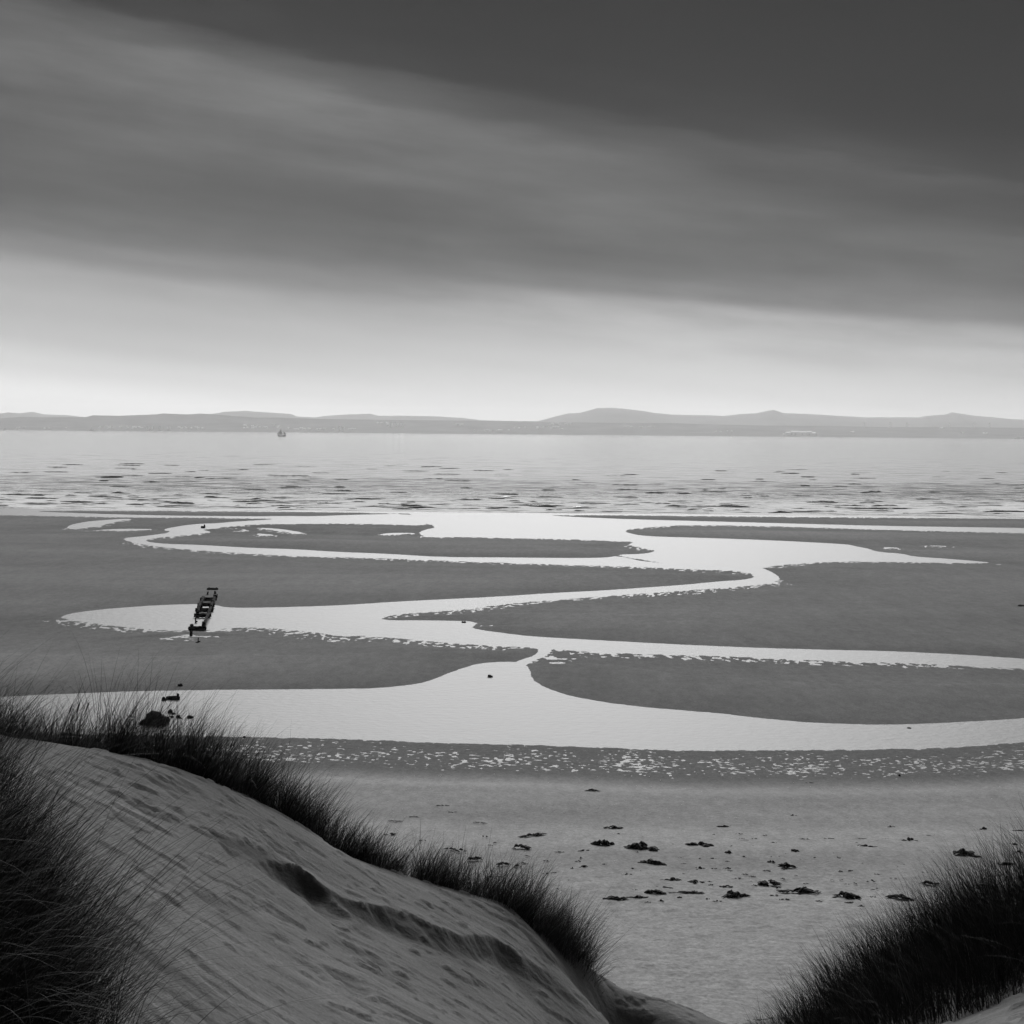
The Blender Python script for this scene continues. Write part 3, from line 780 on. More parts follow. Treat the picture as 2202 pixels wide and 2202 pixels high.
# ------------------------------------------------------------------ dunes
def dune_pts():
    C = []
    def S(px, py, y):
        w = at_y(np.array(float(px)), np.array(float(py)), y); C.append(tuple(w))
    for a in RIDGE: S(*a)
    for a in [(0, 1690, 14.5), (150, 1720, 16.5), (320, 1760, 18), (100, 1850, 12), (300, 1900, 14.2), (500, 1860, 18), (500, 2000, 15.2), (700, 1960, 19), (700, 2100, 15.8),
              (900, 2080, 18.8), (900, 2202, 15.8), (1100, 2140, 20.6), (1100, 2202, 19.2), (1300, 2190, 24), (200, 2100, 10.6), (400, 2202, 11.2), (200, 2230, 9.3), (0, 2000, 8.6), (0, 2202, 7), (650, 2202, 13.4),
              (1430, 2220, 26.5)]: S(*a)
    # behind the ridge the dune drops to the beach
    for px, py, y in RIDGE[:-2]:
        w = at_y(np.array(float(px)), np.array(float(py)), y)
        C.append((w[0] + .3, w[1] + 3.0, w[2] - 1.9)); C.append((w[0] + .6, w[1] + 7.5, w[2] - 5.4))
    # right-hand dune
    for a in [(2202, 2150, 10.5), (2080, 2190, 11), (2202, 2030, 14), (2050, 2090, 14.2), (1900, 2160, 14.2), (1750, 2235, 14.2), (2202, 1985, 16.0)]: S(*a)
    C += [(7.6, 20, 8.2), (5.2, 20.5, 6.0), (3.2, 19, 6.0), (2.2, 15, 7.4), (1.6, 11.5, 9.4), (1.0, 7, 11.6), (2.0, 21, 4.6), (2.5, 26, 2.4), (6, 27, 2.6), (9, 28, 3), (3, 34, .4), (9, 36, .3)]
    # where the photographer stands, dune hills beside, unseen dune behind raised to block glow
    C += [(0, 0, 13.35), (0, 3, 12.9), (-2.5, 3.5, 13.1), (-3.6, 6.5, 13.0), (3, 3, 13.0), (3.2, 7, 12.0), (-6, 0, 14.4), (6, 0, 13.8), (0, -6, 14.2), (-8, -10, 16.0), (8, -10, 16), (0, -18, 17),
          (-7, 9, 13.6), (-10, 14, 13.0), (-14, 6, 14.5), (-14, 20, 11.6), (-20, 14, 13), (-20, 26, 7.5), (-14, 30, 5.0), (-20, 34, 2), (8, 9, 12.6), (9, 14, 11.6), (14, 8, 13), (14, 16, 10.5), (15, 24, 5.5), (20, 14, 11), (20, 30, 2),
          (-20, -16, 16), (20, -16, 16), (-20, 42, -1), (-10, 42, -1), (0, 42, -1), (10, 44, -1), (20, 42, -1)]
    return np.array(C)
RIDGE = [(-120, 1568, 19.0), (0, 1590, 19.6), (130, 1608, 20.4), (250, 1628, 21), (350, 1645, 21.4), (450, 1680, 21.8), (560, 1728, 22.3), (640, 1775, 22.7), (700, 1818, 23), (760, 1845, 23.3), (850, 1874, 23.8), (950, 1905, 24.3),
         (1050, 1935, 24.8), (1095, 1950, 25), (1140, 1995, 25.3), (1200, 2040, 25.8), (1262, 2085, 26.4), (1330, 2125, 27.5), (1420, 2165, 29), (1500, 2205, 30.5)]
DP = dune_pts()
def tps_fit(P, lam=0.02):
    n = len(P); d = np.hypot(P[:, None, 0] - P[None, :, 0], P[:, None, 1] - P[None, :, 1])
    K = np.where(d > 0, d * d * np.log(d + 1e-9), 0) + lam * np.eye(n)
    A = np.zeros((n + 3, n + 3)); A[:n, :n] = K; A[:n, n] = 1; A[:n, n + 1:] = P[:, :2]; A[n, :n] = 1; A[n + 1:, :n] = P[:, :2].T
    return np.linalg.solve(A, np.concatenate([P[:, 2], [0, 0, 0]]))
DW = tps_fit(DP)
def dune_smooth(x, y):
    sh = np.shape(x)
    x = np.clip(np.ravel(x), -20, 20).astype(float); y = np.clip(np.ravel(y), -18, 42).astype(float)
    n = len(DP); z = DW[n] + DW[n + 1] * x + DW[n + 2] * y
    for i in range(n):
        d2 = (x - DP[i, 0]) ** 2 + (y - DP[i, 1]) ** 2
        z += DW[i] * 0.5 * d2 * np.log(d2 + 1e-9)
    return z.reshape(sh)
def on_dune(px, py, y0=5.0, y1=34.0):
    ys = np.arange(y0, y1, 0.05)
    W = at_y(np.full(len(ys), float(px)), np.full(len(ys), float(py)), ys)
    z = dune_smooth(W[:, 0], ys)
    k = np.where(z >= W[:, 2])[0]
    k = k[0] if len(k) else int(np.argmin(W[:, 2] - z))
    return np.array([W[k, 0], ys[k], z[k]])
SCARPS = [([(520, 1848), (580, 1850), (640, 1880), (700, 1915), (760, 1945), (830, 1968), (900, 1985), (960, 2010), (1040, 2022), (1090, 2045), (1150, 2075), (1215, 2112)], 0.27, 1.5),
          ([(225, 1748), (262, 1752), (300, 1772), (340, 1800)], 0.10, .7), ([(440, 1788), (480, 1800), (530, 1815), (578, 1822)], 0.13, .5), ([(300, 1672), (340, 1678), (388, 1678)], .07, .4),
          ([(400, 1910), (440, 1918), (500, 1940)], .08, .4), ([(690, 2080), (760, 2105), (830, 2150)], .10, .6), ([(1110, 2000), (1150, 2025), (1200, 2070), (1235, 2105)], .10, .4),
          ([(780, 2035), (830, 2070), (880, 2090)], .08, .4), ([(240, 1710), (280, 1716), (318, 1722)], .05, .3)]
SCW = [(np.array([on_dune(*p)[:2] for p in pts]), h, l) for pts, h, l in SCARPS]
def dune_detail(x, y):
    """small relief of the dune face"""
    c, s = math.cos(math.radians(14)), math.sin(math.radians(14))
    a, b = x * c + y * s, -x * s + y * c          # a runs down the slope
    wob = 0.35 * noise(x * .9, y * .9, 91)
    z = 0.035 * noise(a * .3, b * .7, 92) + 0.010 * noise(a * .45 + wob, b * 2.6, 93) + 0.006 * noise(a * 1.2, b * 7.0, 94) + 0.004 * noise(a * 5, b * 9, 90)
    f = noise(a * .9 + wob, b * 2.2 + wob, 95) + 0.5 * noise(a * 2.3, b * 5.0, 96) + 0.25 * noise(a * 6, b * 11, 97)
    patch = sstep(-.25, .35, noise(a * .22, b * .4, 88) + .5 * noise(a * .6, b * .9, 89))
    z += patch * 0.042 * sstep(0.36, 0.40, f) - 0.024 * sstep(-.55, -.60, f)
    g = noise(a * 2.2 + wob, b * 4.6 + wob, 98) + 0.4 * noise(a * 6, b * 9, 99)
    z += (1.15 - patch) * 0.028 * sstep(0.50, 0.535, g) + 0.012 * sstep(.35, .6, noise(a * 1.1, b * .5, 87)) * noise(a * 4, b * 9, 86)
    scarp_shade = 0 * x
    for P, h, L in SCW:
        lo, hi = P.min(0) - 3, P.max(0) + 3
        k = (x > lo[0]) & (x < hi[0]) & (y > lo[1]) & (y < hi[1])
        if not k.any(): continue
        xx = x[k] + 0.14 * noise(x[k] * 2.3, y[k] * 2.3, 101) + .04 * noise(x[k] * 7, y[k] * 7, 102); yy = y[k] + 0.30 * noise(x[k] * .9, y[k] * .9, 103) + .05 * noise(x[k] * 4, y[k] * 4, 104)
        best = np.full(xx.shape, 1e9); side = np.zeros(xx.shape); par = np.zeros(xx.shape)
        for i in range(len(P) - 1):
            e = P[i + 1] - P[i]; t = np.clip(((xx - P[i, 0]) * e[0] + (yy - P[i, 1]) * e[1]) / (e @ e), 0, 1)
            dx, dy = xx - P[i, 0] - e[0] * t, yy - P[i, 1] - e[1] * t; d = np.hypot(dx, dy)
            cr = e[1] * dx - e[0] * dy        # positive on the camera side
            u = d < best; best[u] = d[u]; side[u] = np.sign(cr)[u]; par[u] = ((i + t) / (len(P) - 1))[u]
        d = best * side
        taper = sstep(0, .12, par) * sstep(1, .88, par) * np.clip(0.8 + 0.5 * noise(par * len(P) * .6, par * 0, 7), .2, 1.2)
        z_k = -h * taper * sstep(-0.04, 0.34, d) * np.exp(-np.maximum(d, 0) / L) + 0.25 * h * taper * np.exp(-(d / .25) ** 2) * (d < 0)
        z[k] += z_k
        scarp_shade[k] = np.maximum(scarp_shade[k], taper * sstep(-0.02, 0.10, d) * np.exp(-np.maximum(d - .25, 0) / (L * .4)) * np.clip(.75 + .6 * noise(x[k] * 1.3, y[k] * 1.3, 105), .2, 1.2))  # shade below the scarp lip, painted as a darker sand tone
    return z, scarp_shade
def build_dune():
    xs = np.concatenate([-9.5 - np.cumsum(0.1 * 1.14 ** np.arange(48))[::-1], np.arange(-9.5, 6.8, 0.036), 6.8 + np.cumsum(0.1 * 1.14 ** np.arange(48))])
    ys = np.concatenate([7.0 - np.cumsum(0.1 * 1.14 ** np.arange(46))[::-1], np.arange(7.0, 31.5, 0.045), 31.5 + np.cumsum(0.12 * 1.12 ** np.arange(24))])
    ys = ys[ys < 43]
    Y, X = np.meshgrid(ys, xs, indexing='ij')
    Z = dune_smooth(X, Y)
    dz, scarp_shade = dune_detail(X, Y)
    inner = sstep(2.5, 7, Y) * sstep(-14, -9, X) * sstep(10, 6, X)
    Z = Z + dz * inner
    o = mesh_obj('dune', np.stack([X, Y, Z], -1), quads=grid_quads(len(ys), len(xs)), mats=[MAT_DUNE], attrs={'scarp_shade': scarp_shade * inner})
    tag(o, 'steep eroded sand dune in the foreground with grass along its crest', 'dune', kind='structure')
build_dune()

# ------------------------------------------------------------------ marram grass
def blades(name, roots, az, length, lean, curl, width, tone, mat, label, seg=6):
    """ribbons: az = direction of lean, lean = start tilt from vertical, curl = extra bend to the tip (radians)"""
    n = len(roots)
    t = np.linspace(0, 1, seg + 1)
    ang = lean[:, None] + curl[:, None] * t[None, :] ** 1.6
    ds = (length / seg)[:, None]
    hx = np.concatenate([np.zeros((n, 1)), np.cumsum(np.sin(ang[:, :-1]) * ds, 1)], 1)
    hz = np.concatenate([np.zeros((n, 1)), np.cumsum(np.cos(ang[:, :-1]) * ds, 1)], 1)
    px = roots[:, 0:1] + hx * np.cos(az)[:, None]; py = roots[:, 1:2] + hx * np.sin(az)[:, None]; pz = roots[:, 2:3] + hz
    tw = rng.uniform(0, np.pi, n)
    wx, wy = np.cos(tw), np.sin(tw)
    w = width[:, None] * (1 - t[None, :] ** 2.2 * 0.92) * 0.5
    A = np.stack([px - wx[:, None] * w, py - wy[:, None] * w, pz], -1)
    B = np.stack([px + wx[:, None] * w, py + wy[:, None] * w, pz], -1)
    V = np.stack([A, B], 2).reshape(n, -1, 3)
    base = (np.arange(n) * 2 * (seg + 1))[:, None, None]
    k = np.arange(seg)[None, :, None] * 2
    Q = (base + k + np.array([0, 1, 3, 2])[None, None, :]).reshape(-1, 4)
    T = np.repeat(tone, 2 * (seg + 1))
    o = mesh_obj(name, V.reshape(-1, 3), quads=Q, mats=[mat], attrs={'tone': T})
    tag(o, label, 'grass', kind='stuff')
    return o
def tones(n, dry=0.08):
    t = rng.uniform(0, 0.8, n); k = rng.random(n) < dry; t[k] = rng.uniform(.88, 1, k.sum()); return t

def clump_roots(centers, n, spread):
    k = rng.integers(0, len(centers), n)
    c = centers[k]
    return c + rng.normal(0, 1, (n, 2)) * spread
def ridge_grass():
    R = np.array([on_dune_ridge(a) for a in RIDGE])
    cols = np.array([a[0] for a in RIDGE], float)
    prof_x = [-120, 0, 130, 220, 300, 360, 480, 600, 660, 720, 800, 900, 950, 1040, 1150, 1240, 1290]
    prof_w = [.8, .8, .9, 1.2, 1.5, 1.4, 1.3, 1.3, .9, .55, .6, .7, .55, 1.1, 1.5, 1.3, .3]
    prof_l = [.75, .8, .85, 1.0, 1.25, 1.15, .98, .95, .85, .72, .7, .72, .66, .95, 1.05, .95, .45]
    T = 330                                             # tussocks
    u = rng.uniform(-130, 1290, 1500)
    u = u[rng.random(len(u)) < np.interp(u, prof_x, prof_w) / 1.6][:T]; T = len(u)
    dep = np.interp(u, [0, 250, 600, 800, 1000, 1150, 1290], [1.3, 1.3, 1.1, .6, .7, 1.0, .35])
    off = np.abs(rng.normal(0, 1, T)) * dep - .05
    tx = np.interp(u, cols, R[:, 0]) + off * .2; ty = np.interp(u, cols, R[:, 1]) + off
    tl = np.interp(u, prof_x, prof_l) * np.clip(rng.normal(.95, .22, T), .5, 1.5)
    tn = rng.integers(28, 85, T); taz = rng.normal(.1, .6, T); tlean = np.clip(rng.normal(.40, .22, T), .05, .95)
    k = np.repeat(np.arange(T), tn); n = len(k)
    ra = rng.uniform(0, 2 * np.pi, n); rr = rng.random(n) ** .7 * .17
    x = tx[k] + rr * np.cos(ra); y = ty[k] + rr * np.sin(ra)
    z = dune_smooth(x, y) - .03
    # outward spread of the tussock plus the wind from the left
    vx = np.cos(taz[k]) * np.sin(tlean[k]) + np.cos(ra) * rr * 1.6 + rng.normal(0, .2, n)
    vy = np.sin(taz[k]) * np.sin(tlean[k]) + np.sin(ra) * rr * 1.6 + rng.normal(0, .2, n)
    az = np.arctan2(vy, vx); lean = np.clip(np.hypot(vx, vy), .03, 1.1)
    L = tl[k] * rng.choice([.55, .8, 1.0, 1.2], n) * rng.uniform(.75, 1.15, n); curl = np.clip(rng.normal(.6, .35, n), -.1, 1.7)
    blades('marram_grass', np.stack([x, y, z], -1), az, L, lean, curl, rng.uniform(.004, .0095, n), tones(n, .04), MAT_GRASS,
           'dark marram grass bent by wind along the crest of the sand dune', seg=7)
    # short stubble and litter at the foot of the tussocks
    n = 3500; u = rng.uniform(-120, 1280, n); x = np.interp(u, cols, R[:, 0]) + rng.normal(0, .1, n); y = np.interp(u, cols, R[:, 1]) + rng.normal(.15, .22, n)
    blades('marram_grass', np.stack([x, y, dune_smooth(x, y) - .02], -1), rng.normal(-.2, 1.0, n), rng.uniform(.15, .45, n), np.abs(rng.normal(.6, .3, n)), rng.normal(.6, .4, n), rng.uniform(.004, .008, n), tones(n, .1), MAT_GRASS,
           'short dark grass stubble at the foot of the tufts along the dune crest', seg=5)
def on_dune_ridge(a):
    w = at_y(np.array(float(a[0])), np.array(float(a[1])), a[2]); return w[:2]
ridge_grass()

def near_left_grass():
    N = 10000
    # tussocks on the slope at the lower left, photo positions on the dune surface
    sp = [(-60, 1700), (0, 1640), (20, 1760), (-40, 1850), (40, 1880), (-20, 1950), (60, 1980), (-60, 2050), (40, 2080), (100, 2130), (150, 2180), (-20, 2150), (60, 2190), (0, 2230), (120, 2240), (200, 2250), (-80, 1600), (30, 1930), (90, 2060), (10, 1560), (70, 1600)]
    wgt = np.array([1, .5, .8, 1, 1, 1.3, 1.2, 1.2, 1.5, 1.2, .9, 1.5, 1.5, 1.5, 1.2, .9, .8, 1, 1, .35, .35]); wgt /= wgt.sum()
    C = np.array([on_dune(*s) for s in sp])
    k = rng.choice(len(C), N, p=wgt)
    x = C[k, 0] + rng.normal(0, .14, N) - np.abs(rng.normal(0, .3, N)); y = C[k, 1] + rng.normal(0, .35, N)
    z = dune_smooth(x, y) - .02
    az = rng.normal(.05, .6, N)
    arch = rng.random(N) < .16
    L = np.where(arch, rng.uniform(.8, 1.7, N), rng.uniform(.35, .95, N))
    lean = np.where(arch, np.abs(rng.normal(.75, .25, N)), np.abs(rng.normal(.5, .35, N))); curl = np.where(arch, rng.normal(.8, .25, N), rng.normal(.8, .4, N))
    blades('marram_grass', np.stack([x, y, z], -1), az, L, lean, curl, rng.uniform(.003, .0062, N), tones(N, .05), MAT_GRASS_DARK,
           'black tangled marram grass in the lower left corner beside the sand slope', seg=9)
    # long stray stems that reach over the water at the left edge
    n = 60
    c = np.array([-3.05, 7.2]); x = c[0] + rng.normal(-.25, .22, n); y = c[1] + rng.normal(0, .7, n); z = dune_smooth(x, y)
    blades('marram_grass', np.stack([x, y, z], -1), rng.normal(0.0, .5, n), rng.uniform(.9, 1.5, n), np.abs(rng.normal(.35, .25, n)), rng.normal(.8, .3, n), rng.uniform(.003, .005, n),
           np.where(rng.random(n) < .5, .95, .5), MAT_GRASS_DARK, 'long thin grass stems arching in from the left edge over the beach', seg=10)
near_left_grass()

def right_grass():
    N = 21000
    ln = [(1640, 2262, 14.2), (1750, 2235, 14.2), (1830, 2195, 14.2), (1900, 2160, 14.2), (1980, 2120, 14.2), (2050, 2090, 14.2), (2120, 2060, 14.1), (2202, 2030, 14.0), (2300, 1990, 14)]
    P = np.array([at_y(np.array(float(a)), np.array(float(b)), c)[:2] for a, b, c in ln])
    t = rng.random(N) ** .8 * (len(ln) - 1); i = np.minimum(t.astype(int), len(ln) - 2); f = (t - i)[:, None]
    p = P[i] * (1 - f) + P[i + 1] * f
    off = np.where(rng.random(N) < .45, rng.uniform(-3.2, .2, N), rng.normal(0.2, .75, N))
    x = p[:, 0] + rng.normal(0, .12, N); y = p[:, 1] + off
    # tussocks
    g = noise(x * 1.6, y * 1.6, 7); keep = g > rng.uniform(-.7, .25, N)
    x, y = x[keep], y[keep]; n = len(x)
    z = dune_smooth(x, y) - .03
    tt = t[keep] / (len(ln) - 1)
    L = (0.5 + 0.62 * np.sqrt(tt)) * rng.choice([.6, .8, 1.0, 1.15], n) * rng.uniform(.75, 1.15, n)
    az = np.pi + rng.normal(.1, .9, n)
    blades('marram_grass', np.stack([x, y, z], -1), az, L, np.abs(rng.normal(.35, .25, n)), rng.normal(.55, .35, n), rng.uniform(.004, .008, n), tones(n, .03), MAT_GRASS_DARK,
           'black clump of marram grass in the lower right corner', seg=7)
right_grass()

def seed_heads():
    r = random.Random(9)
    spots = [(1907, 2064, 14.0, 'tallest and thickest dark grass seed head above the right clump'), (1884, 2075, 14.0, 'dark seed head just left of the thickest one above the right clump'),
             (1783, 2097, 14.0, 'lone thin seed head between the right grass clump and the bare sand'), (1762, 2130, 13.9, 'drooping seed head low at the left of the right grass clump'),
             (1996, 1980, 14.3, 'thin seed head high on the left flank of the right clump'), (2145, 1912, 14.6, 'seed head close to the top right edge among dark grass'),
             (1773, 2152, 13.9, 'short seed head at the foot of the right grass clump'),
             (150, 1530, 20.4, 'left one of three slim seed heads above the left crest grass'), (166, 1528, 20.4, 'middle one of three slim seed heads above the left crest grass'), (186, 1526, 20.4, 'right one of three slim seed heads above the left crest grass')]
    for px, py, y, lab in spots:
        tip = at_y(np.array(float(px)), np.array(float(py)), y)
        sgn = -1 if px > 1000 else 1
        gx = tip[0] - sgn * .16; gz = float(dune_smooth(np.array([gx]), np.array([y]))[0])
        e = empty('seed_head_stem', (gx, y, gz)); tag(e, lab, 'seed head', 'marram seed heads')
        d = Vector((tip[0] - gx, 0, tip[2] - gz))
        big = 1.5 if 'thickest' in lab and 'tallest' in lab else 1.0
        bm = bmesh.new(); pts = [Vector((0, 0, -.03)), Vector((d.x * .25, 0, d.z * .45)), Vector((d.x * .6, 0, d.z * .8)), d]
        for a, b in zip(pts, pts[1:]): spar(bm, a, b, .0035, .003, 5)
        bm_obj('stem', bm, MAT_HEAD, e)
        dirv = Vector((sgn * .35, 0, .93)); bm = bmesh.new(); prev = None
        for i in range(9):
            t = i / 8; c = d - dirv * .04 + dirv * t * .17 * big; rad = (.011 * big) * math.sin(math.pi * (0.12 + .86 * t)) ** .7 + .001
            ring = [bm.verts.new(c + Vector((math.cos(q) * rad, math.sin(q) * rad, r.uniform(-.003, .003)))) for q in [k * math.pi / 3 for k in range(6)]]
            if prev:
                for k in range(6): bm.faces.new((prev[k], prev[(k + 1) % 6], ring[(k + 1) % 6], ring[k]))
            else: bm.faces.new(ring[::-1])
            prev = ring
        bm.faces.new(prev)
        bm_obj('spike', bm, MAT_HEAD, e, True)
seed_heads()

# ------------------------------------------------------------------ old timber trestle and posts
def timber(bm, a, b, w, h, r, rough=0.12):
    """a hewn beam from a to b with worn, uneven edges"""
    a, b = Vector(a), Vector(b); d = b - a; L = d.length; d.normalize()
    up = Vector((0, 0, 1)) if abs(d.z) < .8 else Vector((0, 1, 0))
    s = d.cross(up).normalized(); u = s.cross(d).normalized()
    n = max(3, int(L / .22)); rings = []
    for i in range(n + 1):
        t = i / n; c = a + (b - a) * t; ring = []
        for k in range(8):
            q = (k + .5) * math.pi / 4
            cx, cy = math.cos(q), math.sin(q); m = max(abs(cx), abs(cy))
            e = 1 + r.uniform(-rough, rough) - (.18 if i in (0, n) else 0)
            ring.append(bm.verts.new(c + s * (cx / m * .46 + cx * .06) * w * e + u * (cy / m * .46 + cy * .06) * h * e + d * r.uniform(-.03, .03)))
        rings.append(ring)
    for p, q in zip(rings, rings[1:]):
        for k in range(8): bm.faces.new((p[k], p[(k + 1) % 8], q[(k + 1) % 8], q[k]))
    bm.faces.new(rings[0][::-1]); bm.faces.new(rings[-1])
    bmesh.ops.recalc_face_normals(bm, faces=bm.faces)
def TS(x, y):      # pixel of the trestle close-up -> photograph
    return 380 + x / 12.075, 1240 + y / 12.075
def local(e, p): return Vector(p) - e.location
def trestle():
    r = random.Random(3)
    o0 = on_plane(*[np.array(v) for v in TS(640, 1380)]); o0[2] = 0
    e = empty('timber_trestle', o0)
    tag(e, 'ruined dark timber trestle crossing the narrow pool on the left', 'trestle')
    # frames: left foot, right foot (close-up pixels at the water), beam height
    fr = [((690, 640), (985, 640), .30), ((620, 800), (930, 800), .36), ((570, 905), (890, 905), .26), ((535, 1060), (830, 1060), .30), ((395, 1385), (705, 1385), .24)]
    feet = []
    for (lx, ly), (rx, ry), h in fr:
        A = on_plane(*[np.array(v) for v in TS(lx, ly)]); B = on_plane(*[np.array(v) for v in TS(rx, ry)])
        feet.append((A, B, h))
        for P, hh in ((A, h + r.uniform(.05, .3)), (B, h + r.uniform(.1, .42))):
            bm = bmesh.new(); timber(bm, local(e, (P[0], P[1], -.35)), local(e, (P[0] + r.uniform(-.03, .03), P[1], hh)), .27, .27, r, .2); bm_obj('post', bm, MAT_TIMBER, e)
        bm = bmesh.new(); dx = Vector((.16, 0, 0))
        timber(bm, local(e, (A[0] - .22, A[1] - .17, h - .1)), local(e, (B[0] + .22, B[1] - .17, h - .1)), .24, .3, r, .2); bm_obj('crossbeam', bm, MAT_TIMBER, e)
    for k in range(4):
        (A, B, h), (A2, B2, h2) = feet[k], feet[k + 1]
        for side, (P, Q) in enumerate(((A, A2), (B, B2))):
            if side == 0 and k == 3: continue
            m = .35 if (side == 0 and k >= 2) else (.7 if k == 0 else 1.0)
            P = np.array(P); Q = P + (np.array(Q) - P) * m
            bm = bmesh.new(); timber(bm, local(e, (P[0], P[1], h + .10)), local(e, (Q[0], Q[1], (h2 if m == 1 else .12) + .10)), .2, .2, r, .3); bm_obj('rail', bm, MAT_TIMBER, e)
    # a broken stub on the left side
    P = on_plane(*[np.array(v) for v in TS(490, 1205)])
    bm = bmesh.new(); timber(bm, local(e, (P[0], P[1], -.3)), local(e, (P[0], P[1], .42)), .10, .10, r); bm_obj('post', bm, MAT_TIMBER, e)
    bm = bmesh.new(); timber(bm, local(e, (P[0], P[1], .1)), local(e, (P[0] + .15, P[1] - .1, .12)), .12, .14, r); bm_obj('stub', bm, MAT_TIMBER, e)
    P = on_plane(*[np.array(v) for v in TS(960, 640)])
    bm = bmesh.new(); timber(bm, local(e, (P[0], P[1] + 1.2, -.3)), local(e, (P[0] + .05, P[1] + 1.2, .5)), .09, .09, r); bm_obj('post', bm, MAT_TIMBER, e)
    # loose pieces, each its own thing
    def piece(name, label, build, px, py):
        P = on_beach(*TS(px, py)); bm = bmesh.new(); build(bm)
        o = bm_obj(name, bm, MAT_TIMBER); o.location = P
        tag(o, label, 'post' if 'post' in name else 'beam'); return o
    def b0(bm):
        timber(bm, (-.52, 0, .09), (.52, 0, .11), .28, .3, r); timber(bm, (-.32, 0, -.2), (-.3, 0, .30), .15, .15, r); timber(bm, (.33, 0, -.2), (.36, 0, .29), .10, .10, r)
    piece('timber_beam', 'dark low timber beam with two stubs, farthest piece of the ruined trestle', b0, 930, 362)
    piece('timber_post', 'leaning pointed post, left one of the pair beyond the trestle', lambda bm: (timber(bm, (-.08, 0, -.3), (.06, 0, .34), .13, .13, r), timber(bm, (-.16, 0, -.1), (.12, 0, .06), .1, .12, r)), 795, 488)
    piece('timber_post', 'blunt stout post, right one of the pair beyond the trestle', lambda bm: (timber(bm, (0, 0, -.3), (.03, 0, .33), .19, .18, r), timber(bm, (-.1, 0, -.1), (.16, 0, .05), .14, .1, r)), 990, 472)
    piece('timber_post', 'stout lone post standing in a small puddle near the trestle', lambda bm: timber(bm, (0, 0, -.3), (.02, 0, .36), .2, .2, r), 370, 1535)
    piece('timber_post', 'thin short stake in the sand nearest this side of the trestle', lambda bm: (timber(bm, (0, 0, -.3), (.03, 0, .28), .07, .07, r), timber(bm, (-.16, 0, -.06), (.16, 0, .03), .1, .08, r)), 550, 1690)
trestle()

# ------------------------------------------------------------------ rocks and driftwood
def rock_mesh(r, w, d, h, seed):
    bm = bmesh.new(); bmesh.ops.create_icosphere(bm, subdivisions=3, radius=1.0)
    for v in bm.verts:
        c = v.co
        n = float(noise(np.array(c.x * 1.3 + seed * 3.1), np.array(c.y * 1.3 + c.z * 1.7), seed)) * .3 + float(noise(np.array(c.x * 3.2), np.array(c.y * 3.2 + c.z * 2.9), seed + 2)) * .12
        k = 1 + n
        v.co = Vector((c.x * w / 2 * k, c.y * d / 2 * k, (c.z * .9 + .15) * h * k if c.z > -.3 else -.2 * h))
    return bm
def rock(px, py, w_px, h_px, label, name='rock', seed=1):
    P = on_beach(px, py); s = P[1] / F
    bm = rock_mesh(None, w_px * s, w_px * s * .8, h_px * s * .8, seed)
    o = bm_obj(name, bm, MAT_ROCK, None, False); o.location = P
    tag(o, label, 'rock', 'dark rocks on the tidal flat'); return o
rock(352, 1506, 10, 9, 'dark boulder at the left end of the log in the near pool', seed=2)
rock(366, 1533, 11, 9, 'larger dark rock just right of the left crest grass', seed=3)
rock(373, 1536, 9, 4, 'flat rock touching the larger rock beside the crest grass', seed=4)
rock(370, 1543, 8, 5, 'small rock half hidden by the tips of the crest grass', seed=5)
rock(383, 1543, 10, 7, 'rounded dark rock in the pool between the grass and a diamond shaped one', seed=6)
rock(389, 1545, 6, 2.5, 'sliver of rock at the foot of the rounded rock in the pool', seed=7)
rock(409, 1544, 14, 6, 'flat diamond shaped rock alone in the near pool', seed=8)
rock(388, 1476, 11, 7, 'small rock on the sand above the near pool', seed=9)
rock(1054, 1456, 11, 6, 'small dark rock alone in the middle of the near pool', seed=10)
rock(995, 1339, 5, 4, 'left stone of the touching pair at the tip of a pool arm', seed=11)
rock(1000, 1339, 5, 4, 'right stone of the touching pair at the tip of a pool arm', seed=12)
rock(1955, 1566, 9, 2.5, 'flat dark stone in the water at right near the dark bank', seed=13)
rock(2195, 1303, 15, 3.5, 'long low dark rock cut by the right edge of the picture', seed=14)
rock(525, 1586, 6, 4, 'pebble sized rock on the lower edge of the pool beside the crest grass', seed=15)
rock(1934, 1668, 5, 4, 'dark stone alone on the dry sand below the flecked water margin', seed=16)
rock(2062, 1340, 5, 1.6, 'tiny dark stone far right on the open wet sand', seed=17)
rock(1511, 1339, 5, 1.4, 'tiny dark stone in the middle of the open wet sand', seed=18)
rock(334, 1556, 56, 30, 'big dark boulder rising behind the left crest grass', seed=19)
def driftlog(px, py, length_px, label, seed, th=.2):
    r = random.Random(seed); P = on_beach(px, py); L = length_px * P[1] / F
    e = empty('driftwood_log', P); tag(e, label, 'log')
    bm = bmesh.new(); timber(bm, (-L / 2, 0, th * .35), (L / 2, -.1, th * .4), th, th, r, .2); bm_obj('trunk', bm, MAT_TIMBER, e)
    bm = bmesh.new(); timber(bm, (L * .3, 0, th * .3), (L * .34, -.03, th * 1.5), th * .6, th * .6, r, .2); bm_obj('branch_stub', bm, MAT_TIMBER, e)
driftlog(373, 1504, 29, 'dark log lying in the near pool beside a boulder', 4, .22)
driftlog(437, 1135.5, 9, 'short dark log lying in the far stream near the sea', 5, .35)

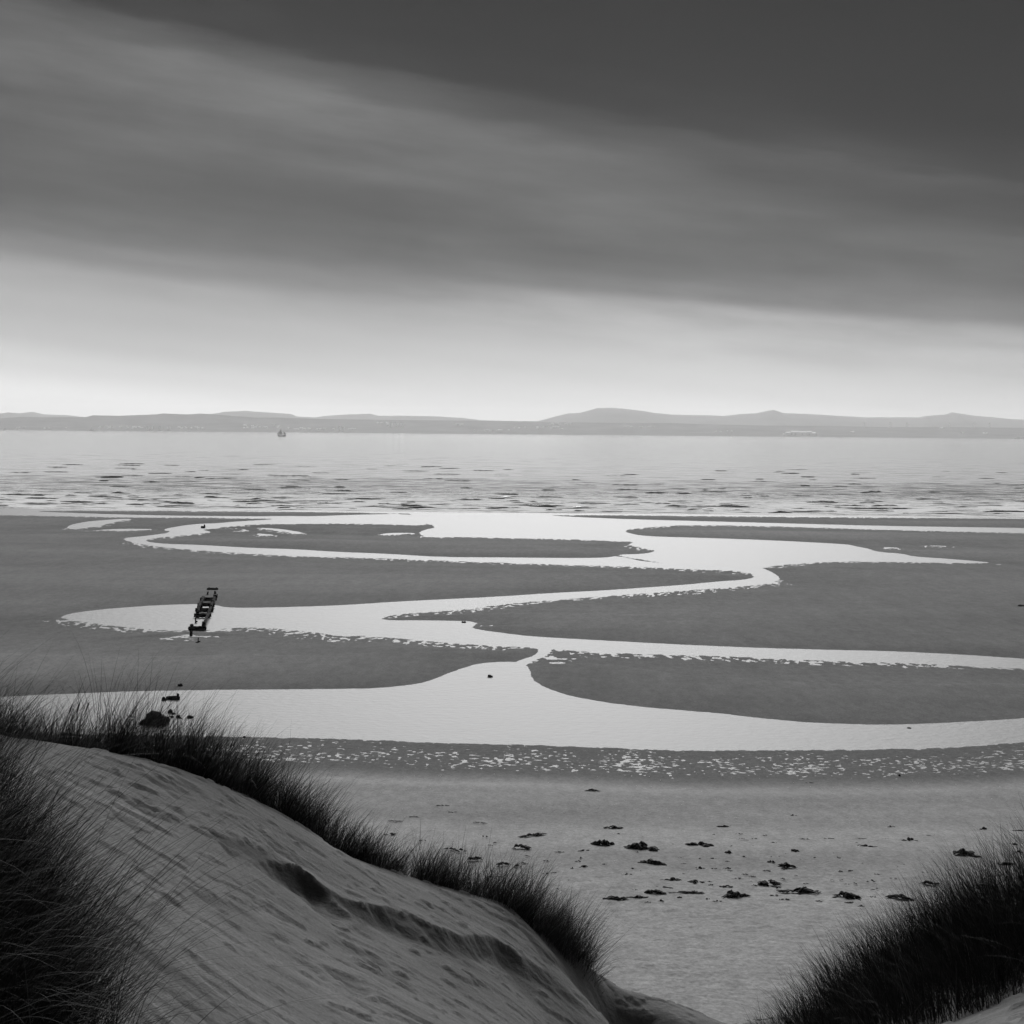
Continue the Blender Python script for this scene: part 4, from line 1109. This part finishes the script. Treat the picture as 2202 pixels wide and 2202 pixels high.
# ------------------------------------------------------------------ seaweed
def weed(px, py, wpx, hpx, label, seed, tilt=0.0):
    """heap of kelp: overlapping lumpy fronds with frayed ends"""
    r = random.Random(seed); P = on_beach(px, py); s = P[1] / F
    W = wpx * s * 1.15; dep = math.sin(math.atan2(15 - P[2], P[1])); D = max(.06, min(W * .8, hpx * s / dep * .5)); H = max(.02, hpx * s * .75)
    bm = bmesh.new()
    n = max(4, min(16, int(wpx / 4)))
    def frond(cx, cy, L, B, T, a, cz):
        seg = 7; prev = None
        for i in range(seg + 1):
            t = i / seg; x = (t - .5) * L; k = math.sin(math.pi * min(max(t, .04), .96)) ** .6
            zz = cz + T * .5 * k
            off = B * .25 * math.sin(t * 7 + cx * 9)
            ring = []
            for j in range(6):
                q = j * math.pi / 3; lx = x + r.uniform(-.04, .04) * L; ly = off + math.cos(q) * B / 2 * k * r.uniform(.6, 1.3); lz = zz + math.sin(q) * T / 2 * k * r.uniform(.7, 1.4)
                ring.append(bm.verts.new((cx + lx * math.cos(a) - ly * math.sin(a), cy + lx * math.sin(a) + ly * math.cos(a), max(lz, -.01))))
            if prev:
                for j in range(6): bm.faces.new((prev[j], prev[(j + 1) % 6], ring[(j + 1) % 6], ring[j]))
            else: bm.faces.new(ring[::-1])
            prev = ring
        bm.faces.new(prev)
    for i in range(n):
        u = r.uniform(-1, 1); cx = u * W * .38
        cy = r.gauss(0, .28) * D * (1 - .5 * abs(u)) - tilt * cx / max(dep, .1)
        k = 1 - .6 * abs(u)
        frond(cx, cy, W * r.uniform(.22, .42), max(.03, D * r.uniform(.25, .5)), H * r.uniform(.6, 1.25) * k, r.gauss(0, .35) - math.atan(tilt / max(dep, .1)), r.uniform(-.1, .45) * H * k)
    for i in range(max(2, n // 2)):     # thin strands
        sgn = r.choice((-1, 1)); cx = sgn * W * r.uniform(.25, .42); frond(cx, r.gauss(0, .3) * D - tilt * cx / max(dep, .1), W * r.uniform(.12, .3), .025 + .02 * W, .015 + H * .12, r.gauss(0, .5), 0)
    bmesh.ops.recalc_face_normals(bm, faces=bm.faces)
    o = bm_obj('seaweed', bm, MAT_WEED, None, False); o.location = P
    tag(o, label, 'seaweed', 'seaweed washed up on the beach')
def RR(x, y): return 1300 + x / 2.142, 1600 + y / 2.142
def LL(x, y): return 600 + x / 2.415, 1600 + y / 2.415
SMALL = 'small scrap of dark seaweed lying among the larger heaps on dry sand'
A = [  # crop, centre x, y, width, height, label (None = one of the many scraps), tilt
    ('L', 1625, 240, 78, 12, 'farthest dark seaweed heap, alone on smooth sand left of centre', 0), ('L', 1735, 433, 90, 18, 'low pointed seaweed heap midway between the farthest heap and the main group', 0),
    ('L', 1315, 471, 130, 16, 'long thin seaweed heap with a trailing stalk, left of the main group', -.1), ('L', 1255, 533, 95, 30, 'rounded seaweed heap just below the long one with a trailing stalk', 0),
    ('L', 1685, 515, 108, 32, 'thick seaweed heap with a peaked left top, directly left of the wide lumpy one', .05), ('L', 575, 467, 60, 12, 'small seaweed heap closest to the dune grass on the left', 0),
    ('L', 890, 543, 60, 14, 'left half of a broken pair of seaweed pieces above the crest grass', .05), ('L', 945, 553, 55, 14, 'right half of a broken pair of seaweed pieces above the crest grass', .05),
    ('L', 1015, 596, 85, 18, 'ragged seaweed heap just above the crest grass tips', 0), ('L', 1165, 622, 65, 22, 'left one of two neighbouring seaweed lumps over the tallest crest grass', 0),
    ('L', 1240, 632, 42, 18, 'right one of two neighbouring seaweed lumps over the tallest crest grass', .1), ('L', 600, 399, 75, 7, None, 0), ('L', 300, 346, 50, 6, None, 0), ('L', 900, 353, 45, 5, None, 0),
    ('L', 700, 378, 50, 6, None, 0), ('L', 1042, 408, 75, 5, None, .08), ('L', 850, 318, 60, 5, None, 0), ('L', 1585, 635, 50, 12, None, 0), ('L', 1385, 673, 35, 10, None, 0), ('L', 1505, 707, 30, 9, None, 0), ('L', 1445, 755, 40, 10, None, 0),
    ('L', 745, 500, 35, 7, None, 0), ('L', 1455, 560, 50, 5, None, 0), ('L', 1585, 552, 60, 7, None, -.1),
    ('R', 170, 475, 137, 34, 'widest lumpy black seaweed heap in the row left of centre', .06), ('R', 440, 463, 122, 24, 'long flat seaweed heap with a thin stalk at its right end', .03), ('R', 545, 378, 68, 8, 'thin flat seaweed strip lying higher up the beach right of centre', 0),
    ('R', 945, 178, 38, 6, 'short seaweed strip nearest the flecked water margin', 0), ('R', 220, 546, 125, 24, 'curved seaweed band drooping to the right below the widest heap', .16), ('R', 570, 501, 46, 16, 'small star shaped seaweed heap below the stalked one', 0),
    ('R', 885, 491, 52, 24, 'small domed seaweed heap in the middle of the right beach', 0), ('R', 770, 541, 36, 14, None, 0), ('R', 845, 560, 80, 20, 'seaweed heap sloping right, below the small domed one', .15), ('R', 820, 572, 45, 8, None, 0),
    ('R', 440, 571, 42, 13, None, 0), ('R', 505, 573, 26, 7, None, 0), ('R', 130, 573, 26, 8, None, 0), ('R', 110, 600, 36, 11, None, 0), ('R', 310, 626, 106, 14, 'ragged seaweed strip above the long tide line, left end of the row', 0),
    ('R', 425, 632, 66, 22, 'arched seaweed heap at the right end of the ragged strip', 0), ('R', 270, 659, 80, 10, None, .12), ('R', 235, 683, 96, 22, 'compact black seaweed heap resting on the left part of the tide line', .03),
    ('R', 50, 710, 106, 18, 'leftmost clumps of the long seaweed tide line', 0), ('R', 150, 706, 100, 10, 'thin part of the tide line right of its leftmost clumps', 0), ('R', 380, 684, 150, 10, 'stringy seaweed trail right of the compact black heap', 0),
    ('R', 600, 697, 120, 26, 'untidy seaweed heap in the middle of the tide line', -.06), ('R', 755, 638, 100, 30, 'mottled seaweed heap at the upper left end of a long bent band', .05), ('R', 905, 677, 190, 20, 'long bent band of seaweed right of the mottled heap', .0),
    ('R', 1120, 698, 130, 26, 'twiggy tangle of seaweed right of the long bent band', .1), ('R', 1360, 706, 106, 20, 'smooth seaweed heap sloping right, last of the tide line on the right', .12), ('R', 1497, 640, 86, 16, 'flat dark seaweed heap between the tide line and the right grass', .03),
    ('R', 1228, 632, 36, 12, None, 0), ('R', 1205, 471, 90, 16, 'seaweed heap with a thin tail to its right, in the upper right row', .08), ('R', 1270, 489, 55, 7, None, .05), ('R', 1255, 503, 40, 8, None, 0), ('R', 1075, 524, 42, 10, None, .1), ('R', 1055, 505, 30, 8, None, 0),
    ('R', 1325, 517, 36, 8, None, 0), ('R', 1408, 443, 72, 18, 'pointed seaweed heap highest in the upper right row', 0), ('R', 1520, 503, 30, 10, None, 0), ('R', 1655, 506, 110, 34, 'largest black seaweed heap on the right of the beach', -.12), ('R', 1705, 520, 75, 18, 'seaweed lump leaning on the lower right of the largest heap', .06),
    ('R', 1748, 391, 44, 12, 'small tilted seaweed heap high on the right beach', -.12), ('R', 1890, 461, 56, 13, 'upper one of two seaweed heaps beside the right picture edge', 0), ('R', 1910, 500, 46, 16, 'lower one of two seaweed heaps beside the right picture edge', 0),
    ('R', 1855, 554, 90, 18, 'seaweed heap just above the tips of the right grass clump', 0), ('R', 1740, 650, 72, 12, None, 0), ('R', 1740, 691, 92, 12, None, 0), ('R', 1180, 747, 36, 8, None, 0), ('R', 1130, 729, 42, 9, None, 0), ('R', 830, 716, 52, 8, None, 0),
    ('R', 260, 722, 30, 8, None, 0), ('R', 320, 463, 46, 8, None, 0), ('R', 870, 328, 32, 6, None, 0), ('R', 1320, 380, 36, 7, None, -.1), ('R', 1500, 424, 80, 4, None, .12), ('R', 1910, 399, 60, 6, None, 0), ('R', 680, 609, 30, 7, None, 0), ('R', 745, 583, 36, 7, None, 0),
    ('R', 560, 655, 60, 9, None, 0), ('R', 615, 617, 30, 6, None, 0), ('R', 350, 706, 36, 9, None, 0), ('R', 520, 723, 40, 8, None, 0), ('R', 780, 696, 40, 8, None, 0), ('R', 970, 525, 24, 7, None, 0), ('R', 830, 507, 22, 8, None, 0), ('R', 1180, 436, 50, 4, None, 0),
    ('R', 1310, 436, 46, 4, None, 0), ('R', 690, 436, 26, 5, None, 0), ('R', 915, 437, 50, 4, None, 0), ('R', 1035, 434, 46, 4, None, 0), ('R', 640, 443, 50, 4, None, 0), ('R', 500, 441, 50, 4, None, 0), ('R', 360, 441, 50, 4, None, 0), ('R', 215, 441, 50, 4, None, 0)]
for i, (c, x, y, w, h, lab, tl) in enumerate(A):
    k = 2.142 if c == 'R' else 2.415
    px, py = (RR if c == 'R' else LL)(x, y)
    weed(px, py + h / k * .25, w / k, h / k, lab or SMALL, 100 + i, tl)
rs = random.Random(77)
for i in range(110):      # crumbs of wrack between the heaps
    px, py = rs.uniform(1000, 2050), rs.choice((rs.gauss(1905, 14), rs.gauss(1860, 28), rs.uniform(1790, 1940)))
    weed(px, py, rs.uniform(6, 16), rs.uniform(1.5, 3.5), SMALL, 400 + i, rs.uniform(-.1, .1))

# ------------------------------------------------------------------ shells and pebbles
def shells():
    r = random.Random(31); bm = bmesh.new()
    for _ in range(230):
        px = r.uniform(640, 2190); py = r.choice((r.uniform(1665, 1800), r.uniform(1665, 1930)))
        P = on_beach(px, py); k = r.uniform(.012, .03)
        m = Matrix.Translation(Vector(P) + Vector((0, 0, .03))) @ Matrix.Rotation(r.uniform(0, 3), 4, 'Z') @ Matrix.Diagonal((k, k * .7, k * .5, 1))
        bmesh.ops.create_icosphere(bm, subdivisions=1, radius=1.0, matrix=m)
    o = bm_obj('shells', bm, MAT_SHELL); tag(o, 'tiny pale shells scattered over the dry sand', 'shells', kind='stuff')
shells()

# ------------------------------------------------------------------ haze over the sea
def haze():
    bm = bmesh.new(); box(bm, -9000, 9000, -300, 10100, -10, 182)
    m = bpy.data.materials.new('haze_air'); m.use_nodes = True; t = m.node_tree
    for n in list(t.nodes): t.nodes.remove(n)
    v = t.nodes.new('ShaderNodeVolumePrincipled'); v.inputs['Color'].default_value = (.95, .95, .95, 1)
    v.inputs['Density'].default_value = HAZE_D; v.inputs['Anisotropy'].default_value = 0.35
    out = t.nodes.new('ShaderNodeOutputMaterial'); t.links.new(v.outputs[0], out.inputs['Volume'])
    m.cycles.homogeneous_volume = True if hasattr(m.cycles, 'homogeneous_volume') else False
    o = bm_obj('haze', bm, m); tag(o, 'thin pale sea haze softening the far shore', 'haze', kind='stuff')
haze()
